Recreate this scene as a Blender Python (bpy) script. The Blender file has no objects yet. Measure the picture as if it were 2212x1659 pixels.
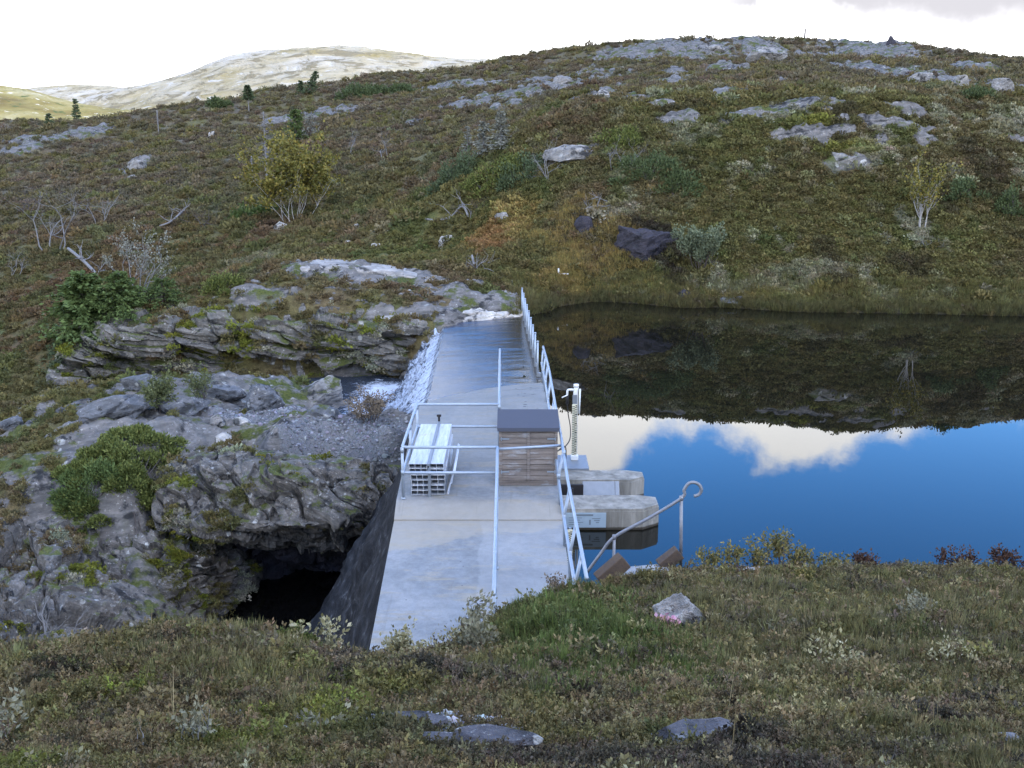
import bpy, bmesh, math, random
import numpy as np
from mathutils import Vector, Matrix
random.seed(7); RNG = np.random.default_rng(7)
R = math.radians
SC = bpy.context.scene
COL = SC.collection
# ------------------------------------------------------------------ camera
F_PX = 1036.0; CAM_Z = 7.5; PITCH = R(13.8)
cam_d = bpy.data.cameras.new('camera'); cam = bpy.data.objects.new('camera', cam_d); COL.objects.link(cam)
cam.location = (0, 0, CAM_Z); cam.rotation_euler = (R(90) - PITCH, 0, 0)
cam_d.sensor_width = 36; cam_d.lens = 36 * F_PX / 1024; cam_d.clip_start = .05; cam_d.clip_end = 9000
SC.camera = cam
CP, SP = math.cos(PITCH), math.sin(PITCH)
US = 1024 / 2212.0
def ray(u, v):
    X = (u * US - 512) / F_PX; Y = (384 - v * US) / F_PX
    return np.array([X, CP + Y * SP, -SP + Y * CP])
def P(u, v, y):
    d = ray(u, v); t = y / d[1]; return np.array([0, 0, CAM_Z]) + d * t
def PZ(u, v, z):
    d = ray(u, v); t = (z - CAM_Z) / d[2]; return np.array([0, 0, CAM_Z]) + d * t
def ppm(y, z=0):                                                    # picture pixels per metre at that place
    return F_PX / (y * CP + (CAM_Z - z) * SP)
# ------------------------------------------------------------------ noise
_g = np.random.default_rng(3).normal(size=(512, 3)); _g /= np.linalg.norm(_g, axis=1)[:, None]
_p = np.random.default_rng(5).permutation(512)
def _h(i, j, k): return _p[(_p[(_p[i & 511] + j) & 511] + k) & 511]
def perlin(x, y, z):
    x = np.asarray(x, float); y = np.asarray(y, float) + 0 * x; z = np.asarray(z, float) + 0 * x
    xi = np.floor(x).astype(int); yi = np.floor(y).astype(int); zi = np.floor(z).astype(int)
    xf, yf, zf = x - xi, y - yi, z - zi
    f = lambda t: t * t * t * (t * (t * 6 - 15) + 10)
    u, v, w = f(xf), f(yf), f(zf); r = 0
    for dx in (0, 1):
        for dy in (0, 1):
            for dz in (0, 1):
                g = _g[_h(xi + dx, yi + dy, zi + dz)]
                d = g[..., 0] * (xf - dx) + g[..., 1] * (yf - dy) + g[..., 2] * (zf - dz)
                r = r + d * (u if dx else 1 - u) * (v if dy else 1 - v) * (w if dz else 1 - w)
    return r * 1.6
def fbm(x, y, z=0, o=4, gain=.5):
    r = 0; a = 1; s = 1
    for i in range(o):
        r = r + a * perlin(np.asarray(x) * s + 17.3 * i, np.asarray(y) * s - 9.1 * i, np.asarray(z) * s + 4.7 * i); a *= gain; s *= 2.03
    return r
def worley(x, y, z):
    xi = np.floor(x).astype(int); yi = np.floor(y).astype(int); zi = np.floor(z).astype(int)
    f1 = np.full(x.shape, 9.); f2 = np.full(x.shape, 9.); cid = np.zeros(x.shape)
    for dx in (-1, 0, 1):
        for dy in (-1, 0, 1):
            for dz in (-1, 0, 1):
                h = _h(xi + dx, yi + dy, zi + dz)
                px = xi + dx + ((h * 37) % 512) / 512.; py = yi + dy + ((h * 101 + 7) % 512) / 512.; pz = zi + dz + ((h * 211 + 3) % 512) / 512.
                d = (px - x) ** 2 + (py - y) ** 2 + (pz - z) ** 2
                m = d < f1
                f2 = np.where(m, f1, np.minimum(f2, d)); cid = np.where(m, ((h * 53) % 512) / 512., cid); f1 = np.where(m, d, f1)
    return np.sqrt(f1), np.sqrt(f2), cid
def sstep(a, b, x):
    t = np.clip((x - a) / (b - a), 0, 1); return t * t * (3 - 2 * t)
# ------------------------------------------------------------------ objects
def tag(o, label=None, cat=None, group=None, kind=None):
    if label: o['label'] = label
    if cat: o['category'] = cat
    if group: o['group'] = group
    if kind: o['kind'] = kind
    return o
def empty(name, loc, label=None, cat=None, group=None):
    o = bpy.data.objects.new(name, None); COL.objects.link(o); o.location = loc; o.empty_display_size = .1
    return tag(o, label, cat, group)
def np_mesh(name, v, f, mat=None, smooth=True, parent=None, loc=None):
    """v (n,3) world points, f (m,3|4) faces -> ONE linked object"""
    v = np.asarray(v, float); f = np.asarray(f, np.int32)
    o_ = np.zeros(3)
    if parent is not None: o_ = np.array(parent['_base']) if '_base' in parent else np.array(parent.location)
    elif loc is not None: o_ = np.array(loc, float)
    me = bpy.data.meshes.new(name); k = f.shape[1]
    me.vertices.add(len(v)); me.vertices.foreach_set('co', (v - o_).astype(np.float32).ravel())
    me.loops.add(f.size); me.loops.foreach_set('vertex_index', f.ravel())
    me.polygons.add(len(f)); me.polygons.foreach_set('loop_start', np.arange(0, f.size, k, dtype=np.int32))
    me.polygons.foreach_set('loop_total', np.full(len(f), k, np.int32))
    me.polygons.foreach_set('use_smooth', np.full(len(f), smooth))
    me.update(calc_edges=True)
    if mat: me.materials.append(mat)
    ob = bpy.data.objects.new(name, me); COL.objects.link(ob)
    if parent is not None: ob.parent = parent
    elif loc is not None: ob.location = loc
    return ob
class MB:
    """collects boxes, bars, tubes and leaves in world coordinates; build() links them as ONE mesh object"""
    def __init__(s): s.v = []; s.f = []
    def add(s, vs, fs):
        b = len(s.v); s.v += [tuple(map(float, p)) for p in vs]; s.f += [tuple(b + i for i in q) for q in fs]; return s
    def box(s, c, d, rz=0., rot=None, bev=0.):
        c = Vector(c); M = rot if rot is not None else Matrix.Rotation(rz, 3, 'Z')
        bm = bmesh.new(); bmesh.ops.create_cube(bm, size=1)
        for v in bm.verts: v.co = Vector((v.co.x * d[0], v.co.y * d[1], v.co.z * d[2]))
        if bev: bmesh.ops.bevel(bm, geom=bm.edges[:], offset=bev, segments=2, affect='EDGES', profile=.6)
        bm.verts.index_update()
        s.add([c + M @ v.co for v in bm.verts], [[v.index for v in f.verts] for f in bm.faces]); bm.free(); return s
    def tube(s, pts, r, n=8, cap=True):
        pts = [Vector(p) for p in pts]; rs = r if hasattr(r, '__len__') else [r] * len(pts)
        b = len(s.v); up = None
        for i, p in enumerate(pts):
            t = (pts[min(i + 1, len(pts) - 1)] - pts[max(i - 1, 0)]).normalized()
            if up is None: up = Vector((0, 0, 1)) if abs(t.z) < .9 else Vector((1, 0, 0))
            a = t.cross(up)
            if a.length < 1e-4: a = t.orthogonal()
            a.normalize(); c = t.cross(a).normalized(); up = -c
            k = 1.
            if 0 < i < len(pts) - 1:
                q = (pts[i + 1] - p).normalized().dot((p - pts[i - 1]).normalized()); k = 1 / max(.5, math.sqrt(max(.1, (1 + q) / 2)))
            for j in range(n):
                w = 2 * math.pi * j / n; s.v.append(tuple(p + (a * math.cos(w) + c * math.sin(w)) * rs[i] * (k if n > 5 else 1)))
        for i in range(len(pts) - 1):
            for j in range(n):
                k = (j + 1) % n; s.f.append((b + i * n + j, b + i * n + k, b + (i + 1) * n + k, b + (i + 1) * n + j))
        if cap:
            s.f.append(tuple(b + j for j in range(n))[::-1]); s.f.append(tuple(b + (len(pts) - 1) * n + j for j in range(n)))
        return s
    def prism(s, poly, z0, z1):
        n = len(poly); b = len(s.v)
        s.v += [(x, y, z0) for x, y in poly] + [(x, y, z1) for x, y in poly]
        s.f += [tuple(b + i for i in range(n))[::-1], tuple(b + n + i for i in range(n))]
        s.f += [(b + i, b + (i + 1) % n, b + n + (i + 1) % n, b + n + i) for i in range(n)]; return s
    def build(s, name, mat, parent=None, smooth=False, loc=None):
        o_ = Vector((0, 0, 0))
        if parent is not None: o_ = Vector(parent['_base']) if '_base' in parent else Vector(parent.location)
        elif loc is not None: o_ = Vector(loc)
        me = bpy.data.meshes.new(name); me.from_pydata([tuple(Vector(p) - o_) for p in s.v], [], s.f)
        bm = bmesh.new(); bm.from_mesh(me); bmesh.ops.recalc_face_normals(bm, faces=bm.faces[:]); bm.to_mesh(me); bm.free()
        me.materials.append(mat); me.update()
        if smooth:
            me.polygons.foreach_set('use_smooth', [True] * len(me.polygons))
        ob = bpy.data.objects.new(name, me); COL.objects.link(ob)
        if parent is not None: ob.parent = parent; ob['_base'] = tuple(o_)
        elif loc is not None: ob.location = loc
        return ob
# ------------------------------------------------------------------ materials
class NT:
    def __init__(s, name):
        s.m = bpy.data.materials.new(name); s.m.use_nodes = True; s.t = s.m.node_tree; s.t.nodes.clear()
        s.out = s.n('ShaderNodeOutputMaterial')
    def n(s, ty, **kw):
        nd = s.t.nodes.new(ty)
        for k, v in kw.items(): setattr(nd, k, v)
        return nd
    def l(s, a, b): s.t.links.new(a, b)
    def put(s, sock, v):
        if isinstance(v, bpy.types.NodeSocket): s.l(v, sock)
        elif hasattr(v, '__len__') and len(v) == 3 and sock.type == 'RGBA': sock.default_value = (*v, 1)
        else: sock.default_value = v
    def math(s, op, a, b=0., c=None, clamp=False):
        nd = s.n('ShaderNodeMath', operation=op, use_clamp=clamp); s.put(nd.inputs[0], a); s.put(nd.inputs[1], b)
        if c is not None: s.put(nd.inputs[2], c)
        return nd.outputs[0]
    def mix(s, fac, a, b, blend='MIX'):
        nd = s.n('ShaderNodeMix', data_type='RGBA', blend_type=blend); s.put(nd.inputs[0], fac); s.put(nd.inputs[6], a); s.put(nd.inputs[7], b); return nd.outputs[2]
    def mixf(s, fac, a, b):
        nd = s.n('ShaderNodeMix', data_type='FLOAT'); s.put(nd.inputs[0], fac); s.put(nd.inputs[2], a); s.put(nd.inputs[3], b); return nd.outputs[0]
    def pos(s): return s.n('ShaderNodeNewGeometry').outputs['Position']
    def scaled(s, vec, sc):
        nd = s.n('ShaderNodeVectorMath', operation='MULTIPLY'); s.put(nd.inputs[0], vec); nd.inputs[1].default_value = sc; return nd.outputs[0]
    def noise(s, vec, scale, detail=4, rough=.55, dist=0.):
        nd = s.n('ShaderNodeTexNoise'); s.l(vec, nd.inputs['Vector']); nd.inputs['Scale'].default_value = scale; nd.inputs['Detail'].default_value = detail
        nd.inputs['Roughness'].default_value = rough; nd.inputs['Distortion'].default_value = dist; return nd.outputs['Fac']
    def voro(s, vec, scale, feature='F1', out='Distance', rnd=1.):
        nd = s.n('ShaderNodeTexVoronoi', feature=feature); s.l(vec, nd.inputs['Vector']); nd.inputs['Scale'].default_value = scale; nd.inputs['Randomness'].default_value = rnd; return nd.outputs[out]
    def ramp(s, fac, stops, interp='LINEAR'):
        nd = s.n('ShaderNodeValToRGB'); cr = nd.color_ramp; cr.interpolation = interp
        while len(cr.elements) < len(stops): cr.elements.new(.5)
        for e, (p, c) in zip(cr.elements, stops): e.position = p; e.color = (*c, 1) if hasattr(c, '__len__') else (c, c, c, 1)
        s.put(nd.inputs[0], fac); return nd.outputs[0]
    def step(s, x, a, b):
        nd = s.n('ShaderNodeMapRange', interpolation_type='SMOOTHSTEP'); s.put(nd.inputs[0], x); nd.inputs[1].default_value = a; nd.inputs[2].default_value = b; return nd.outputs[0]
    def bump(s, h, strength=.5, dist=.02):
        nd = s.n('ShaderNodeBump'); nd.inputs['Strength'].default_value = strength; nd.inputs['Distance'].default_value = dist; s.put(nd.inputs['Height'], h); return nd.outputs[0]
    def bsdf(s, col, rough=.8, metal=0., spec=.3, normal=None, ior=None):
        nd = s.n('ShaderNodeBsdfPrincipled'); s.put(nd.inputs['Base Color'], col); s.put(nd.inputs['Roughness'], rough); s.put(nd.inputs['Metallic'], metal)
        nd.inputs['Specular IOR Level'].default_value = spec
        if ior: nd.inputs['IOR'].default_value = ior
        if normal is not None: s.l(normal, nd.inputs['Normal'])
        s.l(nd.outputs[0], s.out.inputs[0]); return nd
def rock_nodes(t, p, base=(.2, .2, .2), lichen=.5, stretch=(1, 1, 1), moss=None, size=1., dip=-.4):
    """grey schist: banding, dark cracks, pale and dark crust lichen; returns colour, height"""
    mp = t.n('ShaderNodeMapping'); mp.inputs['Rotation'].default_value = (0, -dip, 0); t.l(p, mp.inputs['Vector']); ps = t.scaled(mp.outputs[0], (stretch[0] * .6, stretch[1], stretch[2])); pl = t.scaled(mp.outputs[0], (.5, .8, 3.2))
    n1 = t.noise(ps, .9 / size, 5, .6, .6); n2 = t.noise(p, 5 / size, 6, .65); n3 = t.noise(p, 22 / size, 4, .7)
    col = t.ramp(n1, [(.25, tuple(c * .5 for c in base)), (.5, base), (.75, tuple(c * 1.45 for c in base))])
    col = t.mix(t.step(n2, .35, .7), col, t.mix(.5, col, tuple(c * q for c, q in zip(base, (2.0, 1.85, 1.8)))))
    vo = t.voro(p, 9 / size); spot = t.step(t.math('ADD', vo, t.math('MULTIPLY', n3, .35)), .5 * lichen + .14, .5 * lichen + .06)
    patch = t.step(t.noise(p, 1.7 / size, 4, .65), .62 - .16 * lichen, .72 - .16 * lichen)
    col = t.mix(t.math('MULTIPLY', t.math('MULTIPLY', spot, patch), t.math('MULTIPLY', t.step(n2, .42, .6), .7 if lichen > .3 else .0)), col, (.4, .4, .37))
    sp2 = t.math('MULTIPLY', t.step(t.math('ADD', t.voro(p, 3.6 / size), t.math('MULTIPLY', t.math('SUBTRACT', n3, .5), .3)), .24, .19), t.step(t.noise(p, .8 / size, 3, .6), .5, .58)); col = t.mix(t.math('MULTIPLY', sp2, .75 if lichen > .3 else 0.), col, (.40, .395, .36)); lam = t.noise(pl, 4.5 / size, 5, .7, .3); col = t.mix(.55, col, t.mix(1., col, t.ramp(lam, [(.3, .35), (.5, .95), (.68, 1.75)]), 'MULTIPLY')); crk = t.voro(t.scaled(pl, (.8, .7, .5)), .85 / size, 'DISTANCE_TO_EDGE'); crk2 = t.math('ADD', crk, t.math('MULTIPLY', t.math('SUBTRACT', n2, .5), .3))
    col = t.mix(t.math('MULTIPLY', t.step(crk2, .035, -.02), .85), col, (.018, .018, .018))
    col = t.mix(t.math('MULTIPLY', t.step(n3, .58, .68), t.step(n2, .45, .6)), col, (.42, .42, .38) if lichen > .3 else (.08, .075, .09))
    col = t.mix(t.step(t.noise(p, 3.1 / size, 5, .75, .4), .57, .66), col, (.035, .035, .035))
    if moss:
        nz = t.n('ShaderNodeSeparateXYZ'); t.l(t.n('ShaderNodeNewGeometry').outputs['Normal'], nz.inputs[0])
        mf = t.math('MULTIPLY', t.step(nz.outputs[2], .45, .85), t.step(t.noise(p, 1.1 / size, 5, .7), .62 - .2 * moss, .7 - .2 * moss))
        col = t.mix(mf, col, t.ramp(n3, [(.3, (.035, .045, .012)), (.7, (.11, .12, .03))]))
    h = t.math('ADD', t.math('ADD', t.math('MULTIPLY', n2, .7), t.math('MULTIPLY', n3, .3)), t.math('ADD', t.math('MULTIPLY', lam, .8), t.math('MULTIPLY', t.step(crk2, -.02, .06), .5)))
    return col, h
def rock_mat(name, base=(.2, .2, .205), lichen=.5, stretch=(1, 1, 2.5), moss=None, size=1., dip=-.4):
    t = NT(name); col, h = rock_nodes(t, t.pos(), base, lichen, stretch, moss, size, dip)
    t.bsdf(col, .85, spec=.25, normal=t.bump(h, .9, .06 * size)); return t.m
SUN_E = 4.0; SKY_STR = .1; SKY_SAT = 1.4; SKY_VAL = 6.0; CLOUD_V = 29.; GREY_CLOUD = (5.9, 5.8, 6.2); CLOUD_BLOCK = .74; EXPOSURE = .42
# ------------------------------------------------------------------ the land: control points -> one height function
C = []
def cp(u, v, y): C.append(P(u, v, y))
def cw(x, y, z): C.append(np.array([x, y, z], float))
for x in (-1.5, 0, 1.5): cw(x, .2, 6.0)
for x, y, z in ((0, -5, 6.3), (-8, -5, 6), (8, -5, 6.3), (4, 1, 6), (-4, 1, 5.7)): cw(x, y, z)
for u in (0, 550, 1106, 1660, 2212): cp(u, 1659, 2.4); cp(u, 1560, 3.6); cp(u, 1480, 4.9)
for q in ((0, 1390, 6.6), (200, 1375, 6.8), (420, 1350, 7.2), (600, 1370, 7.2), (720, 1405, 7.0), (850, 1410, 7.2), (980, 1400, 7.4), (1075, 1350, 8.0), (1150, 1295, 9), (1240, 1252, 10)): cp(*q)
for x in (-10, -6, -4, -2.7): cw(x, 8.6, 1.5); cw(x, 10.5, -1.8); cw(x, 14, -4.6)
for x in (-10, -6, -4): cw(x, 19, -5); cw(x, 22, -5)
for q in ((-13, 14, -3.5), (-16, 10, -1), (-9, 7, 2.9), (-1, 8.6, 2.6), (-1, 10.5, 1.0), (-1, 12.5, -.1), (-1, 14, -.6), (-.8, 17, -1), (-.8, 22, -1), (-.8, 27, -1), (-.8, 33, -1.4),
          (-.8, 38, -1.4), (-1, 41, -.7), (.8, 12, 1.4), (.9, 13.4, .45), (1.1, 14.5, .1), (1.3, 16.6, -.3)): cw(*q)
for q in ((1460, 1335, 8.6), (1300, 1300, 9.6), (1290, 1282, 13.5), (1350, 1256, 15.3), (1430, 1238, 15.8), (1500, 1228, 16), (1700, 1228, 15.5), (2000, 1224, 15.5), (2212, 1234, 15), (1500, 1290, 11.5), (1800, 1290, 11.5),
          (2150, 1290, 11.3), (1800, 1400, 7), (2150, 1400, 6.9), (1450, 1400, 7), (1250, 1400, 7.1)): cp(*q)
for q in ((2.2, 17.2, -.3), (4, 17.2, -.3), (7, 17, -.3), (10, 16.8, -.3), (14, 16.5, -.3), (22, 17, -.2), (12, 10, 2.6), (20, 8, 3.8), (30, 15, 1.5), (45, 20, .8)): cw(*q)
for q in ((3, 20, -1.2), (8, 20, -1.2), (14, 20, -1), (5, 30, -2), (12, 30, -2), (20, 28, -2), (30, 30, -2), (1.6, 35, -1.5), (8, 38, -1.5), (16, 38, -1.5), (25, 38, -1.2), (40, 34, -1.5), (1.8, 41.5, -.8)): cw(*q)
for u, v in ((1200, 664), (1280, 652), (1400, 658), (1480, 665), (1560, 664), (1700, 673), (2000, 678), (2212, 683)): C.append(PZ(u, v, 0.0))
for q in ((30, 43.5, 0), (40, 42, 0), (55, 36, .2), (60, 28, .5), (35, 52, 6), (38, 60, 8.8), (45, 150, 14), (80, 60, 9), (70, 45, 2), (120, 180, 10)): cw(*q)
# left near rock, plateau
for q in ((0, 1300, 20), (0, 1100, 24), (0, 920, 30), (200, 1330, 20.5), (300, 1200, 22.5), (290, 1080, 24), (290, 930, 27), (400, 985, 26.4), (600, 995, 26.8), (840, 1000, 26.8), (860, 930, 28),
          (760, 925, 28.3), (640, 892, 30), (450, 880, 30.5), (250, 835, 33), (120, 850, 32), (560, 940, 28)): cp(*q)
for x in (-7.0, -5.5, -4, -2.9): cw(x, 26.2, -5)
cw(-8.2, 23.6, -4)
for x in (-5.2, -3): cw(x, 35, -2.9); cw(x, 38.5, -2.9)
for q in ((-9, 34.6, -1.0), (-9, 37.5, -1.5), (-7, 34.4, -1.5), (-7.2, 37.5, -2.), (-12, 37.5, -1.6)): cw(*q)
for q in ((-13, 35.5, -1.4), (-18, 36, -2.4), (-24, 34, -3.5), (-20, 27, -2.5), (-30, 20, -4), (-40, 40, -5), (-6, 32.2, -2.2), (-3.4, 31.5, -1.3), (-3.4, 37.5, -2.3)): cw(*q)
# dome
for q in ((250, 700, 41.5), (500, 690, 42), (700, 672, 42.3), (850, 688, 42), (1000, 680, 42), (640, 572, 47.5), (900, 597, 46.5), (1120, 637, 44), (450, 630, 46),
          (560, 600, 47), (920, 722, 40.6), (750, 620, 44.5), (700, 560, 50.5)): cp(*q)
for x in (-16, -12, -8, -5): cw(x, 40.6, -2.6)
cw(.5, 43, .25); cw(1.0, 45.5, .4)
# valley and hill
for q in ((30, 765, 45), (0, 800, 46), (0, 700, 53), (0, 600, 62), (0, 450, 85), (0, 350, 110), (0, 271, 150), (300, 640, 50), (300, 500, 68), (300, 380, 95), (300, 252, 150), (150, 720, 46), (150, 265, 150), (640, 480, 66), (640, 350, 90), (640, 250, 130),
          (460, 224, 150), (540, 212, 160), (640, 192, 170), (740, 178, 172), (950, 530, 54), (950, 400, 68), (950, 300, 90), (950, 200, 140), (950, 158, 180), (1040, 143, 185), (1212, 607, 46.5), (1212, 500, 50), (1212, 400, 54), (1212, 310, 57),
          (1212, 250, 59), (1212, 220, 70), (1212, 150, 150), (1212, 113, 190), (1320, 103, 188), (1420, 97, 186), (1480, 86, 183), (1600, 560, 47.5), (1600, 450, 50.5), (1600, 340, 53), (1600, 270, 56), (1600, 240, 58), (1600, 200, 70), (1600, 130, 130), (1600, 84, 180), (1720, 87, 180),
          (1850, 560, 47), (1850, 450, 50), (1850, 340, 52.5), (1850, 270, 54.5), (1850, 222, 56.5), (1850, 200, 64), (1850, 130, 120), (1850, 93, 178), (1960, 98, 175), (2050, 112, 168), (2150, 600, 45), (2150, 450, 49.5), (2150, 340, 52.5), (2150, 270, 55.5), (2150, 232, 57.5),
          (2150, 190, 75), (2150, 138, 150), (2212, 142, 148)): cp(*q)
for x, y, z in ((-130, 190, -5), (-90, 220, 0), (-40, 240, 6), (10, 260, 12), (50, 250, 14), (110, 230, 6), (-60, 60, -4), (-80, 100, 2), (-200, 300, -25), (0, 400, -25), (200, 350, -20), (-300, 100, -20), (300, 100, 5), (-600, 900, -30), (0, 1200, -30), (600, 900, -30), (0, 3500, -40), (-2500, 2500, -40), (2500, 2500, -40)): cw(x, y, z)
C = np.array(C)
_warp = lambda x, y: (np.arctan2(x, y), .5 * np.log(x * x + y * y + .05))
_ca, _cb = _warp(C[:, 0], C[:, 1]); _c2 = .018 ** 2
_A = np.sqrt((_ca[:, None] - _ca) ** 2 + (_cb[:, None] - _cb) ** 2 + _c2)
_n = len(C); _M = np.zeros((_n + 1, _n + 1)); _M[:_n, :_n] = _A; _M[:_n, _n] = _M[_n, :_n] = 1
_W = np.linalg.solve(_M, np.r_[C[:, 2], 0])
def hbase(x, y):
    x = np.asarray(x, float); y = np.asarray(y, float); sh = x.shape; a, b = _warp(x.ravel(), y.ravel()); out = np.empty(a.size)
    for i in range(0, a.size, 60000):
        s_ = slice(i, i + 60000)
        out[s_] = np.sqrt((a[s_, None] - _ca) ** 2 + (b[s_, None] - _cb) ** 2 + _c2) @ _W[:_n] + _W[_n]
    k = sstep(1.9, 2.6, np.abs(a)); rr = np.exp(b)
    out = out * (1 - k) + k * (6.2 - .01 * np.minimum(rr, 600))
    return out.reshape(sh)
def cast(u, v, H=hbase, y0=2., y1=300.):
    d = ray(u, v); ys = np.geomspace(y0, y1, 900); t = ys / d[1]; zz = CAM_Z + d[2] * t
    hit = np.nonzero(H(d[0] * t, ys) >= zz)[0]
    i = hit[0] if len(hit) else len(ys) - 1
    return np.array([d[0] * t[i], ys[i], zz[i]])
# bare rock on the slopes: (u, v, half width, half height, weight), laid out where it lies on the ground
ROCKS = [(120, 300, 110, 11), (60, 322, 45, 9), (170, 285, 60, 9), (390, 233, 58, 12), (700, 252, 55, 9), (610, 262, 45, 5), (300, 358, 26, 9), (1000, 228, 40, 8), (1080, 215, 90, 10), (1130, 203, 60, 8), (960, 190, 60, 7), (1200, 188, 80, 8), (1360, 120, 70, 12), (1480, 102, 95, 15),
         (1290, 160, 50, 8), (1500, 132, 42, 8), (1650, 118, 48, 18), (1460, 158, 26, 9), (1290, 215, 52, 7), (1370, 211, 42, 6), (1420, 225, 40, 5), (1460, 256, 50, 13), (1580, 262, 56, 12), (1640, 247, 34, 7), (1750, 219, 75, 12), (1690, 240, 62, 9), (1740, 290, 72, 20), (1800, 276, 52, 13),
         (1830, 346, 50, 12), (1905, 300, 20, 16), (1910, 270, 52, 13), (1850, 246, 56, 11), (1965, 276, 46, 11), (2000, 310, 32, 13), (1960, 240, 42, 9), (1900, 118, 85, 16), (1870, 150, 62, 13), (1990, 172, 62, 22), (2060, 182, 32, 11), (2150, 192, 42, 16), (1780, 118, 72, 9), (2100, 150, 40, 6),
         (1100, 230, 30, 5), (900, 265, 30, 4), (1230, 330, 60, 14), (1160, 178, 40, 6), (1050, 185, 60, 6), (1420, 180, 60, 6), (1560, 150, 40, 6), (1690, 180, 30, 5), (1550, 210, 40, 6), (2180, 300, 30, 8), (2080, 290, 20, 8),
         (700, 583, 95, 14), (860, 605, 90, 12), (980, 628, 60, 12), (1070, 650, 70, 22), (930, 672, 75, 20), (560, 640, 90, 18), (1090, 672, 60, 12)]
_rk = []
for (u, v, w, h) in ROCKS:
    c = cast(u, v); a = cast(u, v + h); b = cast(u, v - h)
    ry = min(max(abs(b[1] - a[1]) / 2, .4), .12 * c[1]); rx = 1.3 * w * US / ppm(c[1], c[2]); ry *= 1.25
    _rk.append((c[0], c[1], rx, ry))
def rockmask(x, y, nz=True):
    m = np.zeros(np.shape(x))
    for cx, cy, rx, ry in _rk:
        sel = (np.abs(x - cx) < rx * 1.6) & (np.abs(y - cy) < ry * 1.6)
        if not sel.any(): continue
        d = 1 - np.sqrt(((x[sel] - cx) / rx) ** 2 + ((y[sel] - cy) / ry) ** 2)
        m[sel] = np.maximum(m[sel], d + .25)
    if nz:
        m = m + .8 * (fbm(x / 1.3, y / 2.4, 0, 4, .65) * .7 + .5 * fbm(x / 4, y / 9, 0, 3)) * (m > 0)
        # the bare shelf below the dam and the walls of the gorge
        k = sstep(-.5, .5, .9 - np.abs((y - 29) / 9)) * sstep(-2., -3.2, x) * sstep(-13, -11, x)
        m = np.maximum(m, k * (.9 + .7 * fbm(x / 1.1, y / 1.1, 3, 4)))
        g = sstep(-2.2, -3, x) * sstep(10, 12, y) * sstep(25, 23.5, y); m = np.maximum(m, g * (.65 + .7 * fbm(x / .9, y / .9, 7, 4)))
        l = sstep(-6.5, -8, x) * sstep(18, 20, y) * sstep(37, 34, y); m = np.maximum(m, l * (.3 + 1.0 * fbm(x / 1.0, y / 1.4, 9, 4)))
        dm = sstep(37.5, 38.5, y) * sstep(47.5, 45.5, y) * sstep(-19, -15, x) * sstep(1.4, .6, x)
        m = np.maximum(m, dm * (.30 + 1.2 * fbm(x / 1.6, y / .8, 11, 4, .6) - .35 * sstep(41.5, 43.5, y)))
        st = sstep(33, 34, y) * sstep(40.5, 39.5, y) * sstep(-8, -7, x) * sstep(-2.4, -3, x); m = np.maximum(m, st)
    return np.clip(m, 0, 1.6)
def hills(x, y, m=None):
    """ground height with relief; m = rock mask"""
    x = np.asarray(x, float); y = np.asarray(y, float)
    z = hbase(x, y); rr = np.sqrt(x * x + y * y)
    if m is None: m = rockmask(x, y)
    far = sstep(38, 46, rr) * sstep(400, 250, rr); dry = sstep(-.1, .8, z)
    z = z + far * dry * (.32 * fbm(x / 5, y / 5, 0, 3) + .16 * fbm(x / 1.7, y / 1.7, 5, 3))
    z = z + sstep(90, 160, rr) * sstep(400, 250, rr) * .8 * fbm(x / 14, y / 14, 2, 3)
    near = sstep(20, 14, rr) * sstep(-.3, .2, z)
    z = z + near * (-.11 + .09 * fbm(x / .9, y / .9, 0, 4) + .03 * fbm(x / .22, y / .22, 3, 3))
    mid = (1 - far) * (1 - sstep(20, 14, rr)) * sstep(-2.2, -2.8, x)
    z = z + mid * (.22 * fbm(x / 1.5, y / 1.5, 1, 5, .6))
    hr = sstep(.35, .6, m)
    sc = np.clip(rr / 110, .12, 1.)
    z = z + hr * sc * (.35 * sstep(.35, 1.0, m) + .28 * np.abs(fbm(x / (2.2 * sc + .8), y / (2.2 * sc + .8), 8, 4, .6))) * sstep(24, 40, rr)
    return z
HF = lambda x, y: hills(np.asarray(x, float), np.asarray(y, float))
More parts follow.
